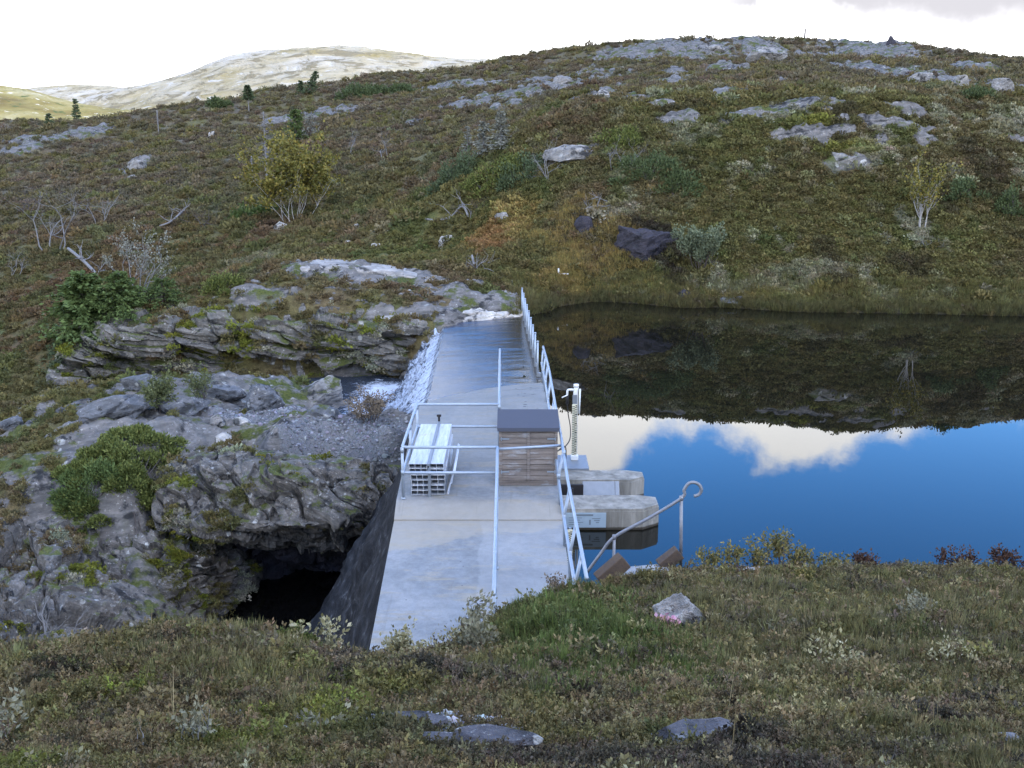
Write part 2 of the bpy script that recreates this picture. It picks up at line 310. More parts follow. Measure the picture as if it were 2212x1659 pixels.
# ground cover colour, by kind of plant and place
PAL = dict(olive=(.058, .054, .017), green=(.036, .048, .012), brown=(.060, .045, .023), purple=(.050, .041, .031), ochre=(.14, .10, .03), rust=(.12, .05, .022), lichen=(.25, .24, .16), straw=(.17, .14, .07), moss=(.095, .1, .015), dark=(.018, .018, .014))
PAL = {k: np.array(v) * (2.0 if k not in ('lichen', 'dark') else 1.15) for k, v in PAL.items()}
def _spot(x, y, u, v, w, h):
    c = cast(u, v); a = cast(u, v + h); b = cast(u, v - h); ry = max(abs(b[1] - a[1]) / 2, .5); rx = w * US / ppm(c[1], c[2])
    return np.clip(1.15 - np.sqrt(((x - c[0]) / rx) ** 2 + ((y - c[1]) / ry) ** 2), 0, 1)
def cover(x, y):
    x = np.asarray(x, float); y = np.asarray(y, float); rr = np.sqrt(x * x + y * y)
    k_ = sstep(24, 18, rr)
    mixn = lambda a, b: a * (1 - k_) + b * k_
    n1 = mixn(fbm(x / 7, y / 10, 20, 3), fbm(x / 1.1, y / 1.3, 20, 3)); n2 = mixn(fbm(x / 2.2, y / 3.2, 31, 4), fbm(x / .4, y / .45, 31, 4)); n3 = mixn(fbm(x / .8, y / 1.2, 42, 3), fbm(x / .14, y / .16, 42, 3))
    def lay(c, k, name): return c * (1 - k[:, None]) + PAL[name] * k[:, None]
    x, y, n1, n2, n3, rr = (q.ravel() for q in (x, y, n1, n2, n3, rr))
    c = np.tile(PAL['olive'], (x.size, 1))
    c = lay(c, sstep(-.15, .4, n1 + .5 * n2), 'brown')
    c = lay(c, .8 * sstep(.1, .5, n2 - .3 * n1), 'green')
    up = sstep(58, 95, rr); c = lay(c, .75 * up * sstep(-.45, .25, n2), 'purple'); c = lay(c, .3 * up * sstep(0, .5, n3), 'brown')
    right = sstep(2, 9, x) * sstep(42, 46, y) * sstep(66, 58, y); c = lay(c, .55 * right * sstep(-.3, .3, n1 + n3), 'olive')
    c = lay(c, .8 * right * sstep(.34, .5, n2 + .6 * n3), 'lichen'); c = lay(c, .6 * right * sstep(.25, .5, -n2 + .5 * n1), 'dark')
    c = lay(c, .4 * sstep(.55, .8, n3 + .3 * n1) * sstep(40, 50, rr), 'lichen')
    left = sstep(-9, -16, x) * sstep(36, 42, y) * sstep(80, 55, y); c = lay(c, .35 * left * sstep(-.1, .35, n3 + n1), 'rust'); c = lay(c, .35 * left, 'dark'); c = lay(c, .6 * left * sstep(.05, .4, n2), 'green')
    for (u, v, w, h, nm, k) in ((1090, 500, 95, 60, 'ochre', .75), (1140, 585, 140, 60, 'olive', .8), (1060, 520, 40, 45, 'rust', .55), (1220, 620, 70, 35, 'ochre', .6), (1600, 650, 300, 10, 'ochre', .35), (2050, 655, 250, 16, 'olive', .6), (1330, 467, 70, 16, 'lichen', .8), (1450, 520, 22, 30, 'lichen', .8),
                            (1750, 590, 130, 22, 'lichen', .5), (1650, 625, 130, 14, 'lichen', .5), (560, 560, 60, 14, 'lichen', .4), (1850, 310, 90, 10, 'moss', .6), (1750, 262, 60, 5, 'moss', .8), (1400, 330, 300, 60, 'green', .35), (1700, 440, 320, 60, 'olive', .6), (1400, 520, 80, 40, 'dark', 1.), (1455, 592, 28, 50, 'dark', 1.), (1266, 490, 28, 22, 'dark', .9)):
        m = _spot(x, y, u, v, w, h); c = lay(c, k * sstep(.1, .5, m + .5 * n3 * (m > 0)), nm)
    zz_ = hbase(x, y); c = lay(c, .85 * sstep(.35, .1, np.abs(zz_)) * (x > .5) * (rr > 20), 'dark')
    c = lay(c, np.full(x.size, .25), 'brown')
    b = sstep(19, 16, rr)                                           # the near bank
    cb = np.tile(PAL['brown'] * 1.25, (x.size, 1)); cb = lay(cb, .7 * sstep(-.1, .3, n2), 'olive'); cb = lay(cb, .7 * sstep(.15, .5, n1 - .4 * n2), 'purple')
    cb = lay(cb, .75 * sstep(.22, .5, -n2 + .5 * n3), 'dark')
    lm = sstep(0, -1.2, x) * sstep(6, 4.5, y); cb = lay(cb, .85 * lm * sstep(.08, .35, n1 + .5 * n3), 'moss'); cb = lay(cb, .9 * sstep(.6, 1, _spot(x, y, 1700, 1480, 500, 250)) * sstep(0, .4, n3), 'straw')
    cb = lay(cb, .7 * sstep(.0, .4, _spot(x, y, 1230, 1330, 170, 70) + .3 * n3), 'green'); cb = lay(cb, .45 * sstep(4.6, 3.6, y) * sstep(.0, .35, n1 + .6 * n3), 'dark')
    cb = lay(cb, .5 * sstep(.3, .6, n3 - .4 * n2) * sstep(-1, 1, x), 'straw')
    return c * (1 - b[:, None]) + cb * b[:, None]
# ------------------------------------------------------------------ the ground sheet, fine where the photograph looks
aa = np.r_[np.linspace(-180, -62, 26)[:-1], np.linspace(-62, -31, 60)[:-1], np.linspace(-31, 31, 840), np.linspace(31, 62, 60)[1:], np.linspace(62, 180, 26)[1:]] * math.pi / 180
bb = np.r_[np.geomspace(.3, 2.2, 24)[:-1], np.geomspace(2.2, 17.5, 290)[:-1], np.geomspace(17.5, 62, 290)[:-1], np.geomspace(62, 230, 210)[:-1], np.geomspace(230, 4500, 50)]
gx = (np.sin(aa)[:, None] * bb).ravel(); gy = (np.cos(aa)[:, None] * bb).ravel()
gm = rockmask(gx, gy); gz = hills(gx, gy, gm)
gz = np.where((gy > 250) & (gz > 9 - .01 * gy), 9 - .01 * gy, gz)
ni, nj = len(aa), len(bb); idx = np.arange(ni * nj).reshape(ni, nj)
gf = np.stack([idx[:-1, :-1], idx[1:, :-1], idx[1:, 1:], idx[:-1, 1:]], -1).reshape(-1, 4)[:, ::-1]
t = NT('heath_ground'); p = t.pos()
at = t.n('ShaderNodeAttribute', attribute_name='cover'); ar = t.n('ShaderNodeAttribute', attribute_name='bare')
nf = t.noise(p, 6, 5, .7); nff = t.noise(p, 45, 3, .7); nm = t.noise(p, 1.4, 5, .65)
veg = t.mix(1., at.outputs['Color'], t.ramp(nf, [(.25, .45), (.5, .95), (.78, 1.5)]), 'MULTIPLY'); veg = t.mix(1., veg, t.ramp(nff, [(.3, .6), (.7, 1.4)]), 'MULTIPLY')
rc, rh = rock_nodes(t, p, (.12, .114, .104), .66, (1, 1.3, 3), moss=.5, size=1.8, dip=-.15)
gr = t.voro(p, 26, 'F1', 'Color'); grv = t.mix(.75, t.n('ShaderNodeSeparateColor').outputs[0] if False else gr, (.2, .2, .21)); hsv = t.n('ShaderNodeHueSaturation'); hsv.inputs['Saturation'].default_value = .12; hsv.inputs['Value'].default_value = .45; t.l(grv, hsv.inputs['Color'])
ag = t.n('ShaderNodeAttribute', attribute_name='gravel')
rk = t.step(t.math('ADD', ar.outputs['Fac'], t.math('MULTIPLY', t.math('SUBTRACT', nm, .5), .5)), .33, .42)
gk = t.step(t.math('ADD', ag.outputs['Fac'], t.math('SUBTRACT', nm, .5)), .4, .6)
col = t.mix(rk, veg, rc); col = t.mix(gk, col, hsv.outputs[0])
t.bsdf(col, .9, spec=.15, normal=t.bump(t.math('ADD', t.mixf(rk, nf, rh), t.math('MULTIPLY', nff, .25)), .8, .08))
GROUND_MAT = t.m
ground = np_mesh('ground', np.c_[gx, gy, gz], gf, GROUND_MAT); tag(ground, kind='structure')
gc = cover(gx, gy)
def fattr(me, name, val):
    a_ = me.attributes.new(name, 'FLOAT', 'POINT'); a_.data.foreach_set('value', np.asarray(val, np.float32))
def cattr(me, name, val):
    a_ = me.attributes.new(name, 'FLOAT_COLOR', 'POINT'); a_.data.foreach_set('color', np.c_[val, np.ones(len(val))].astype(np.float32).ravel())
def gravel(x, y):
    g1 = sstep(1., .6, np.sqrt(((x + 4.4) / 2.4) ** 2 + ((y - 27.4) / 2.4) ** 2)); g1 = np.maximum(g1, .9 * sstep(1., .6, np.sqrt(((x + 7) / 2.6) ** 2 + ((y - 29.8) / 1.4) ** 2)))
    g2 = sstep(1., .5, np.sqrt(((x - 2.9) / 1.6) ** 2 + ((y - 15) / 1.3) ** 2)); g3 = .8 * sstep(1, .6, np.sqrt(((x + .5) / .75) ** 2 + ((y - 4.1) / .35) ** 2))
    return np.maximum(np.maximum(g1, g2), g3)
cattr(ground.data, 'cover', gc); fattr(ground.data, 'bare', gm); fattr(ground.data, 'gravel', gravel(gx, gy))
# ------------------------------------------------------------------ far sunlit hills
t = NT('pale_hill'); p = t.pos(); ps = t.scaled(p, (1, .25, 3))
n1 = t.noise(ps, .012, 6, .62); n2 = t.noise(ps, .05, 6, .7, .5); n3 = t.noise(p, .3, 4, .7)
col = t.ramp(n1, [(.35, (.20, .16, .06)), (.5, (.31, .275, .19)), (.62, (.36, .335, .28))]); col = t.mix(t.step(n2, .5, .6), col, (.17, .145, .09)); col = t.mix(t.step(n3, .6, .7), col, (.12, .14, .08))
col = t.mix(t.step(n2, .42, .34), col, (.4, .385, .35))
t.bsdf(col, .9, spec=.1, normal=t.bump(n2, 1., 6)); PALE = t.m
t = NT('yellow_hill'); p = t.pos(); ps = t.scaled(p, (1, .4, 3))
n1 = t.noise(ps, .03, 6, .65); n2 = t.noise(p, .15, 5, .7)
col = t.ramp(n1, [(.35, (.13, .10, .035)), (.5, (.22, .185, .065)), (.65, (.33, .3, .18))]); col = t.mix(t.step(n2, .56, .66), col, (.07, .09, .03)); col = t.mix(t.step(n2, .4, .33), col, (.5, .47, .38))
t.bsdf(col, .9, spec=.1, normal=t.bump(n2, 1., 2)); YEL = t.m
def far_hill(name, sky, yr, y0, z0, mat, amp):
    us = np.linspace(sky[0][0], sky[-1][0], 260); vs = np.interp(us, *zip(*sky)); ts = np.linspace(0, 1.35, 110)
    # soften the corners of the skyline
    k = np.hanning(21); k /= k.sum(); vs = np.convolve(np.pad(vs, 10, 'edge'), k, 'valid')
    V = []
    for u, v in zip(us, vs):
        q = P(u, v, yr)
        for tt in ts:
            y = y0 + (yr - y0) * tt; zt = z0 + (q[2] - z0) * (1 - (1 - min(tt, 1)) ** 1.5) if tt <= 1 else q[2] - (tt - 1) ** 1.3 * 1.2 * (q[2] - z0)
            V.append((q[0] * y / yr, y, zt))
    V = np.array(V); s = yr / 12
    fade = np.tile(1 - .8 * np.exp(-((ts - 1) / .1) ** 2), len(us))
    V[:, 2] += amp * fade * fbm(V[:, 0] / s, V[:, 1] / s, 4, 5)
    i_ = np.arange(len(V)).reshape(len(us), len(ts)); f = np.stack([i_[:-1, :-1], i_[1:, :-1], i_[1:, 1:], i_[:-1, 1:]], -1).reshape(-1, 4)[:, ::-1]
    return tag(np_mesh(name, V, f, mat), kind='structure')
far_hill('hill', [(60, 260), (180, 213), (300, 186), (400, 160), (470, 134), (550, 117), (640, 107), (730, 100), (800, 108), (900, 121), (980, 128), (1060, 134), (1200, 150), (1400, 190)], 1250, 480, -30, PALE, 7)
far_hill('hill', [(-700, 190), (-300, 160), (-100, 172), (0, 184), (60, 193), (130, 214), (220, 232), (330, 240), (450, 250)], 560, 290, -22, YEL, 2.5)
far_hill('hill', [(0, 200), (80, 188), (160, 182), (240, 185), (330, 200)], 2100, 1500, -30, PALE, 6)
# ------------------------------------------------------------------ daylight
SUN_EL, SUN_AZ = R(30), R(135)                                      # azimuth from +Y towards +X: behind the camera, to the right
SUN = Vector((math.sin(SUN_AZ) * math.cos(SUN_EL), math.cos(SUN_AZ) * math.cos(SUN_EL), math.sin(SUN_EL)))
sl = bpy.data.lights.new('sun', 'SUN'); sl.energy = SUN_E; sl.angle = R(.5); sl.color = (1, .93, .82)
so = bpy.data.objects.new('sun', sl); COL.objects.link(so); so.rotation_euler = (-SUN).to_track_quat('-Z', 'Y').to_euler(); so.location = SUN * 200
w = bpy.data.worlds.new('World'); SC.world = w; w.use_nodes = True
class WT(NT):
    def __init__(s, tree): s.t = tree; s.t.nodes.clear(); s.out = s.n('ShaderNodeOutputWorld')
t = WT(w.node_tree)
sky = t.n('ShaderNodeTexSky', sky_type='NISHITA', sun_disc=False, sun_elevation=SUN_EL, sun_rotation=SUN_AZ, altitude=900, air_density=1., dust_density=.6, ozone_density=1.6)
hs = t.n('ShaderNodeHueSaturation'); hs.inputs['Hue'].default_value = .509; hs.inputs['Saturation'].default_value = SKY_SAT; hs.inputs['Value'].default_value = SKY_VAL; t.l(sky.outputs[0], hs.inputs['Color'])
d = t.n('ShaderNodeTexCoord').outputs['Generated']; sp = t.n('ShaderNodeSeparateXYZ'); t.l(d, sp.inputs[0])
el = t.math('MULTIPLY', t.math('ARCSINE', sp.outputs[2]), 180 / math.pi); az = t.math('MULTIPLY', t.math('ARCTAN2', sp.outputs[0], sp.outputs[1]), 180 / math.pi)
n1 = t.noise(d, 14, 7, .6); n2 = t.noise(d, 5, 6, .6)
def gau(c, wd, a):
    q = t.math('DIVIDE', t.math('SUBTRACT', az, c), wd); return t.math('MULTIPLY', t.math('POWER', 2.718, t.math('MULTIPLY', t.math('MULTIPLY', q, q), -1)), a)
top = t.math('ADD', 13.9, t.math('ADD', gau(3.6, 4.2, 5.8), t.math('ADD', gau(16.2, 5.6, 4.0), gau(-20, 14, 4.5))))
top = t.math('ADD', top, t.math('MULTIPLY', t.math('SUBTRACT', n1, .5), 5.5))
low = t.step(t.math('SUBTRACT', el, top), .6, -1.1)
hi = t.math('MULTIPLY', t.step(el, 32, 45), t.step(n2, .46, .62))    # broken cloud overhead
back = t.math('MULTIPLY', t.step(sp.outputs[1], .1, -.4), t.step(n2, .42, .55))
mask = t.math('MAXIMUM', low, t.math('MAXIMUM', hi, t.math('MULTIPLY', back, .7)))
shade = t.step(t.noise(t.scaled(d, (1, 1, 3)), 6, 4, .55), .4, .68)
greyz = t.math('MULTIPLY', t.step(az, 2, 13), t.step(t.math('ADD', el, t.math('MULTIPLY', t.math('SUBTRACT', n2, .5), 7)), 3.4, 6.4)); sn = t.math('MULTIPLY', t.math('MULTIPLY', greyz, t.step(el, 9, 7)), t.step(n2, .36, .52))
cl = t.mix(t.math('MULTIPLY', shade, .25), (CLOUD_V, CLOUD_V, CLOUD_V * 1.0), (CLOUD_V * .8, CLOUD_V * .82, CLOUD_V * .88))
cl = t.mix(sn, cl, (GREY_CLOUD[0], GREY_CLOUD[1], GREY_CLOUD[2]))
col = t.mix(mask, hs.outputs[0], cl)
bg = t.n('ShaderNodeBackground'); bg.inputs['Strength'].default_value = SKY_STR; t.l(col, bg.inputs[0]); t.l(bg.outputs[0], t.out.inputs[0])
# unseen cloud added to keep sun off the lake but not the far hills
t = NT('shade_cloud'); tr = t.n('ShaderNodeBsdfTransparent'); df = t.n('ShaderNodeBsdfDiffuse'); df.inputs[0].default_value = (.9, .9, .9, 1); mx = t.n('ShaderNodeMixShader'); mx.inputs[0].default_value = CLOUD_BLOCK
t.l(tr.outputs[0], mx.inputs[1]); t.l(df.outputs[0], mx.inputs[2]); t.l(mx.outputs[0], t.out.inputs[0]); SHADE_CLOUDM = t.m
bm = bmesh.new(); bmesh.ops.create_icosphere(bm, subdivisions=5, radius=1)
v = np.array([q.co[:] for q in bm.verts]); f = np.array([[q.index for q in fc.verts] for fc in bm.faces]); bm.free()
v = v * (1 + .22 * fbm(v[:, 0] * 1.6, v[:, 1] * 1.6, v[:, 2] * 1.6, 5))[:, None] * np.array([225, 225, 90])
shade_cloud = np_mesh('shade_cloud', v + np.array(Vector((5, 95, 5)) + SUN * 1500), f, SHADE_CLOUDM, loc=Vector((5, 95, 5)) + SUN * 1500); tag(shade_cloud, kind='structure')
vs_ = SC.view_settings; vs_.view_transform = 'Standard'; vs_.look = 'None'; vs_.exposure = EXPOSURE; vs_.gamma = 1
# ------------------------------------------------------------------ water
t = NT('lake_water'); p = t.pos()
nb = t.noise(t.scaled(p, (1, .5, 1)), 2.2, 2, .5)
t.bsdf((.006, .006, .004), .0, spec=.5, ior=1.34, normal=t.bump(nb, .02, .02)); LAKE = t.m
m = MB(); 
for x0, x1, y0, y1 in ((.35, 3, 12, 42.6), (-1.2, 3, 42.6, 52), (3, 75, 12, 52)): m.add([(x0, y0, 0), (x1, y0, 0), (x1, y1, 0), (x0, y1, 0)], [(0, 1, 2, 3)])
tag(m.build('water', LAKE), kind='structure')
# ------------------------------------------------------------------ the dam
t = NT('concrete'); p = t.pos()
n1 = t.noise(p, .9, 5, .6, .4); n2 = t.noise(p, 7, 5, .7); n3 = t.noise(p, 60, 3, .6); n4 = t.noise(t.scaled(p, (.6, 2.2, 1)), 1.6, 5, .65)
col = t.ramp(n1, [(.3, (.18, .187, .19)), (.5, (.24, .247, .245)), (.7, (.285, .286, .28))]); col = t.mix(t.step(n4, .52, .66), col, (.29, .262, .21)); col = t.mix(1., col, t.ramp(n2, [(.3, .8), (.7, 1.12)]), 'MULTIPLY')
col = t.mix(1., col, t.ramp(n3, [(.3, .9), (.7, 1.08)]), 'MULTIPLY'); col = t.mix(t.step(t.noise(p, 2.6, 6, .8), .66, .72), col, (.16, .16, .155))
vo = t.voro(p, 3.2); col = t.mix(t.step(vo, .06, .03), col, (.12, .12, .12))
sy = t.n('ShaderNodeSeparateXYZ'); t.l(p, sy.inputs[0]); wob = t.math('MULTIPLY', t.math('SUBTRACT', t.noise(p, 1.1, 4, .6), .5), 1.6)
bg_ = t.math('MULTIPLY', t.step(t.math('ADD', sy.outputs[1], t.math('ADD', wob, t.math('MULTIPLY', sy.outputs[0], -.35))), 17.9, 18.05), t.step(sy.outputs[1], 19.6, 18.9)); col = t.mix(t.math('MULTIPLY', bg_, .6), col, (.33, .29, .225))
lt_ = t.math('MULTIPLY', t.step(t.math('ADD', sy.outputs[0], t.math('MULTIPLY', wob, .18)), -.62, -.56), t.step(sy.outputs[1], 19, 18)); col = t.mix(t.math('MULTIPLY', lt_, .22), col, (.42, .42, .41))
up_ = t.step(t.math('ADD', sy.outputs[1], wob), 20.5, 22.5); col = t.mix(t.math('MULTIPLY', up_, .45), col, (.20, .195, .175))
fp = t.math('MULTIPLY', t.step(t.voro(t.scaled(p, (1.5, 1.1, 0)), 2.6), .24, .17), t.math('MULTIPLY', t.math('MULTIPLY', t.step(sy.outputs[1], 24.5, 25), t.step(sy.outputs[1], 30.5, 30)), t.math('MULTIPLY', t.step(sy.outputs[0], .0, .1), t.step(sy.outputs[0], .75, .6)))); col = t.mix(t.math('MULTIPLY', fp, .8), col, (.09, .09, .09))
drip = t.step(t.noise(t.scaled(p, (9, .5, 1)), 1., 4, .6), .62, .7); col = t.mix(t.math('MULTIPLY', drip, .22), col, (.16, .14, .11))
t.bsdf(col, .85, spec=.3, normal=t.bump(t.math('ADD', n2, t.math('MULTIPLY', n3, .4)), .35, .02)); CONC = t.m
t = NT('stained_concrete'); p = t.pos(); ps = t.scaled(p, (3, 3, .35))
n1 = t.noise(ps, 1.5, 5, .65, .3); n2 = t.noise(p, 6, 5, .7); sz = t.n('ShaderNodeSeparateXYZ'); t.l(p, sz.inputs[0])
col = t.ramp(n1, [(.3, (.13, .122, .1)), (.5, (.24, .225, .19)), (.68, (.34, .32, .275))]); col = t.mix(t.step(n2, .55, .7), col, (.2, .19, .16))
col = t.mix(t.step(t.math('ADD', sz.outputs[2], t.math('MULTIPLY', n2, .06)), .1, .06), col, (.05, .042, .03))
t.bsdf(col, .85, spec=.25, normal=t.bump(t.math('ADD', n1, n2), .4, .03)); STAIN = t.m
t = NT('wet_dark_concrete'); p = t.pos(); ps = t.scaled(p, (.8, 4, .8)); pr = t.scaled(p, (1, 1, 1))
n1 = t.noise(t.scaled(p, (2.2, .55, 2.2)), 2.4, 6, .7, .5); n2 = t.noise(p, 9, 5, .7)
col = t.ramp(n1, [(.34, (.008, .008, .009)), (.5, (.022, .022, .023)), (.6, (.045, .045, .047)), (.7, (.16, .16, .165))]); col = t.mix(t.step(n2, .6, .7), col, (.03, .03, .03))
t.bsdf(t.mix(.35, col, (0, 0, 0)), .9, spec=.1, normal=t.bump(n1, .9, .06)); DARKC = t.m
XL = lambda y: np.interp(y, [11, 13.3, 18.5, 25, 30, 41, 43.5], [-1.95, -2.05, -2.25, -2.47, -2.45, -2.72, -2.78])
XR = lambda y: np.interp(y, [11, 26, 31, 42.5, 43.5], [.97, .96, .93, .52, .5])
def DZ(y): return float(np.interp(y, [11, 18.6, 18.62, 25.6, 26.6, 28, 29.5, 31.2, 44], [.18, .24, .42, .42, .40, .29, .14, -.05, -.05]))
def loft(sections, mat, name, parent, smooth=False):
    k = len(sections[0]); m = MB(); m.v = [q for s_ in sections for q in s_]
    for i in range(len(sections) - 1):
        for j in range(k): m.f.append((i * k + j, i * k + (j + 1) % k, (i + 1) * k + (j + 1) % k, (i + 1) * k + j))
    m.f.append(tuple(range(k))); m.f.append(tuple((len(sections) - 1) * k + j for j in range(k))[::-1])
    return m.build(name, mat, parent, smooth)
dam = empty('concrete_dam', (-.7, 20, 0), 'long grey concrete dam with a flat walkway crest and low overflow between gorge and lake', 'dam')
def sec(y, dz=0, cut=.5):
    zt = DZ(y) + dz; xl, xr = float(XL(y)), float(XR(y)); tl = .34 * float(sstep(26, 29, y)); return [(xr, y, -2.6), (xr, y, zt), (.6 * xr + .4 * xl, y, zt - tl * .23), (.3 * xr + .7 * xl, y, zt - tl * .565), (xl, y, zt - tl), (xl, y, zt - tl - cut), (xl + .2, y, -2.6)]
loft([sec(y) for y in np.linspace(11, 18.6, 14)], CONC, 'lower_walkway', dam)
loft([sec(y) for y in np.linspace(18.603, 25.6, 12)] + [sec(y) for y in np.linspace(25.8, 29.4, 16)], CONC, 'upper_walkway', dam)
def spz(x, y):                                                      # the overflow slab falls to the left
    k = (x - XL(y)) / (XR(y) - XL(y)); base = DZ(y) if y < 31.2 else -.05
    return base - .34 * (1 - k) ** 1.6
ss = []
for y in np.linspace(29.402, 43.4, 40):
    xl, xr = float(XL(y)), float(XR(y)); row = [(xr, y, -2.6)] + [(xr + (xl - xr) * q, y, float(spz(xr + (xl - xr) * q, y))) for q in np.linspace(0, 1, 9)] + [(xl - .02, y, float(spz(xl, y)) - .1), (xl - .55, y, -2.6)]
    ss.append(row)
loft(ss, CONC, 'overflow_slab', dam)
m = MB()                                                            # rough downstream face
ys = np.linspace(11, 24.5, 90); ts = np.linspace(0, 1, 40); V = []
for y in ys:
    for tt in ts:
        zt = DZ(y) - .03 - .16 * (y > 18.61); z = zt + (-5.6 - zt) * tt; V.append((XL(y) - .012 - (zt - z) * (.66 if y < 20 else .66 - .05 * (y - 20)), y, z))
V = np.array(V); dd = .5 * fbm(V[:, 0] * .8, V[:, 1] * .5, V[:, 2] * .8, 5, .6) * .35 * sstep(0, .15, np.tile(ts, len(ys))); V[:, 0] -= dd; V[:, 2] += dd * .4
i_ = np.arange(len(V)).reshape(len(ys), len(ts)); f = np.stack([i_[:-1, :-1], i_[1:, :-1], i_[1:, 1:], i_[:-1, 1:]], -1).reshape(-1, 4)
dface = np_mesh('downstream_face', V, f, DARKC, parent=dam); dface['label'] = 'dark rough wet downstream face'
# piers on the lake side
def pier(name, label, y0, y1, x1, z1, nose):
    o = empty(name, (1.8, y0, 0), label, 'pier'); m = MB(); zc = z1 - .05
    pl = [(.972, y0), (x1 - nose, y0), (x1, y0 + nose * .75), (x1, y1 - .12), (x1 - .3, y1), (.972, y1)]; m.prism(pl, -1.4, zc); m.build('shaft', STAIN, o)
    m = MB(); m.prism([(x - .015 * (x > 1), y + .015 * (1 if y < y1 - .2 else -1)) for x, y in pl], zc, z1); m.build('top', STAIN, o); return o
pier('intake_pier', 'nearer stained concrete pier with pointed nose, carrying the blue grey notice plate', 18.75, 19.55, 2.86, .42, .34)
pier('intake_pier', 'farther stained concrete pier with pointed nose, right behind the steel gate plate', 20.45, 21.1, 2.78, .42, .3)
t = NT('galvanised_steel'); p = t.pos(); n1 = t.noise(p, 9, 4, .6); n2 = t.noise(p, 60, 3, .6)
t.bsdf(t.mix(n1, (.27, .315, .36), (.40, .45, .5)), t.ramp(n2, [(.3, .35), (.7, .6)]), metal=.55, spec=.5, normal=t.bump(n2, .08, .004)); GALV = t.m
t = NT('dull_steel'); p = t.pos(); n1 = t.noise(p, 6, 5, .65); t.bsdf(t.mix(n1, (.16, .18, .2), (.27, .29, .31)), .5, metal=.4, spec=.4); DULL = t.m
t = NT('black_iron'); t.bsdf((.02, .018, .018), .6); BLACK = t.m
gate = empty('gate_plate', (1.6, 19.9, .1), 'leaning grey steel gate plate standing in the gap between the two concrete piers', 'gate')
m = MB(); rx = Matrix.Rotation(R(-32), 3, 'X'); m.box((1.78, 20.02, .1), (.66, .04, .85), rot=rx, bev=.006); m.build('plate', DULL, gate)
m = MB(); m.box((2.16, 20.06, .08), (.09, .12, .85), rot=rx, bev=.01); m.build('side_channel', DULL, gate)
m = MB(); m.box((1.2, 19.95, .1), (.5, .06, .8), bev=.01); m.build('dark_backing', BLACK, gate)
m = MB(); m.tube([(1.2, 19.72, -.2), (1.2, 19.72, .5)], .035, 8); m.build('guide_bar', BLACK, gate)
plat = empty('gauge_platform', (1.32, 21.6, .3), 'small grey steel covered ledge below the staff gauge', 'platform')
m = MB(); m.box((1.31, 21.55, .44), (.68, .95, .05), bev=.008); m.build('cover_plate', DULL, plat)
m = MB(); m.box((1.31, 21.55, -.3), (.64, .88, 1.42), bev=.01); m.build('base', STAIN, plat)
# notice plate
t = NT('notice_blue'); p = t.pos(); n1 = t.noise(p, 12, 4, .6); t.bsdf(t.mix(n1, (.24, .31, .36), (.32, .39, .43)), .45, spec=.4); NOTB = t.m
t = NT('notice_print'); t.bsdf((.14, .17, .19), .5); NOTP = t.m
sg = empty('notice_plate', (1.45, 18.74, .22), 'faded blue grey notice plate screwed to the side of the near pier', 'sign')
m = MB(); m.box((1.42, 18.738, .2), (.78, .016, .30), bev=.003); m.build('plate', NOTB, sg)
m = MB(); m.box((1.38, 18.728, .305), (.36, .004, .035))
for k, (x, w_) in enumerate(((1.22, .26), (1.2, .22), (1.23, .28), (1.2, .2))): m.box((x, 18.728, .25 - k * .045), (w_, .004, .012))
for k in range(3): m.box((1.62 + .012 * k, 18.728, .235 - k * .04), (.16 - .05 * k, .004, .014))
m.box((1.5, 18.728, .16), (.03, .004, .1)); m.build('print', NOTP, sg)
# ------------------------------------------------------------------ spilling water
t = NT('film_water'); p = t.pos()
n1 = t.noise(t.scaled(p, (.5, 3.2, 1)), 2.2, 5, .6, .6); n2 = t.noise(t.scaled(p, (1, 2, 1)), 14, 4, .65); sx = t.n('ShaderNodeSeparateXYZ'); t.l(p, sx.inputs[0])
k = t.step(sx.outputs[0], .8, -1.2)
col = t.mix(t.math('MULTIPLY', k, t.step(n1, .3, .5)), (.028, .02, .011), (.05, .055, .075)); col = t.mix(t.math('MULTIPLY', t.step(n1, .55, .68), t.math('SUBTRACT', 1, k)), col, (.12, .125, .15))
h = t.math('ADD', t.math('MULTIPLY', n1, .35), t.math('MULTIPLY', n2, t.mixf(k, .05, .4)))
t.bsdf(col, .12, spec=.6, ior=1.36, normal=t.bump(h, .4, .05)); FILM = t.m
V = []; ys = np.linspace(27.6, 43.6, 150); qs = np.linspace(0, 1, 60)
for y in ys:
    xl, xr = XL(y), XR(y)
    for q in qs:
        x = xr + (xl - xr) * q; V.append((x, y, .012 - .16 * q ** 1.6))
V = np.array(V); V[:, 2] += .016 * fbm(V[:, 0] * .5, V[:, 1] * 1.6, 0, 3) * sstep(0, .25, np.tile(qs, len(ys)))
i_ = np.arange(len(V)).reshape(len(ys), len(qs)); f = np.stack([i_[:-1, :-1], i_[1:, :-1], i_[1:, 1:], i_[:-1, 1:]], -1).reshape(-1, 4)
tag(np_mesh('overflow_water', V, f, FILM), kind='structure')
t = NT('white_water'); p = t.pos(); ps = t.scaled(p, (.9, 2.6, .8)); n1 = t.noise(ps, 2.6, 6, .65, .6); n2 = t.noise(p, 16, 5, .75); af = t.n('ShaderNodeAttribute', attribute_name='foam')
fm = t.step(t.math('ADD', af.outputs['Fac'], t.math('ADD', t.math('MULTIPLY', t.math('SUBTRACT', n1, .5), 1.4), t.math('MULTIPLY', t.math('SUBTRACT', n2, .5), .9))), .22, .72)
col = t.mix(fm, (.03, .038, .05), (.68, .76, .88)); t.bsdf(col, t.mixf(fm, .08, .6), spec=.5, ior=1.36, normal=t.bump(t.math('ADD', n1, n2), .9, .12)); FOAM = t.m
ys = np.linspace(29.2, 41.0, 170); ts = np.linspace(0, 1, 70); V = []; fo = []
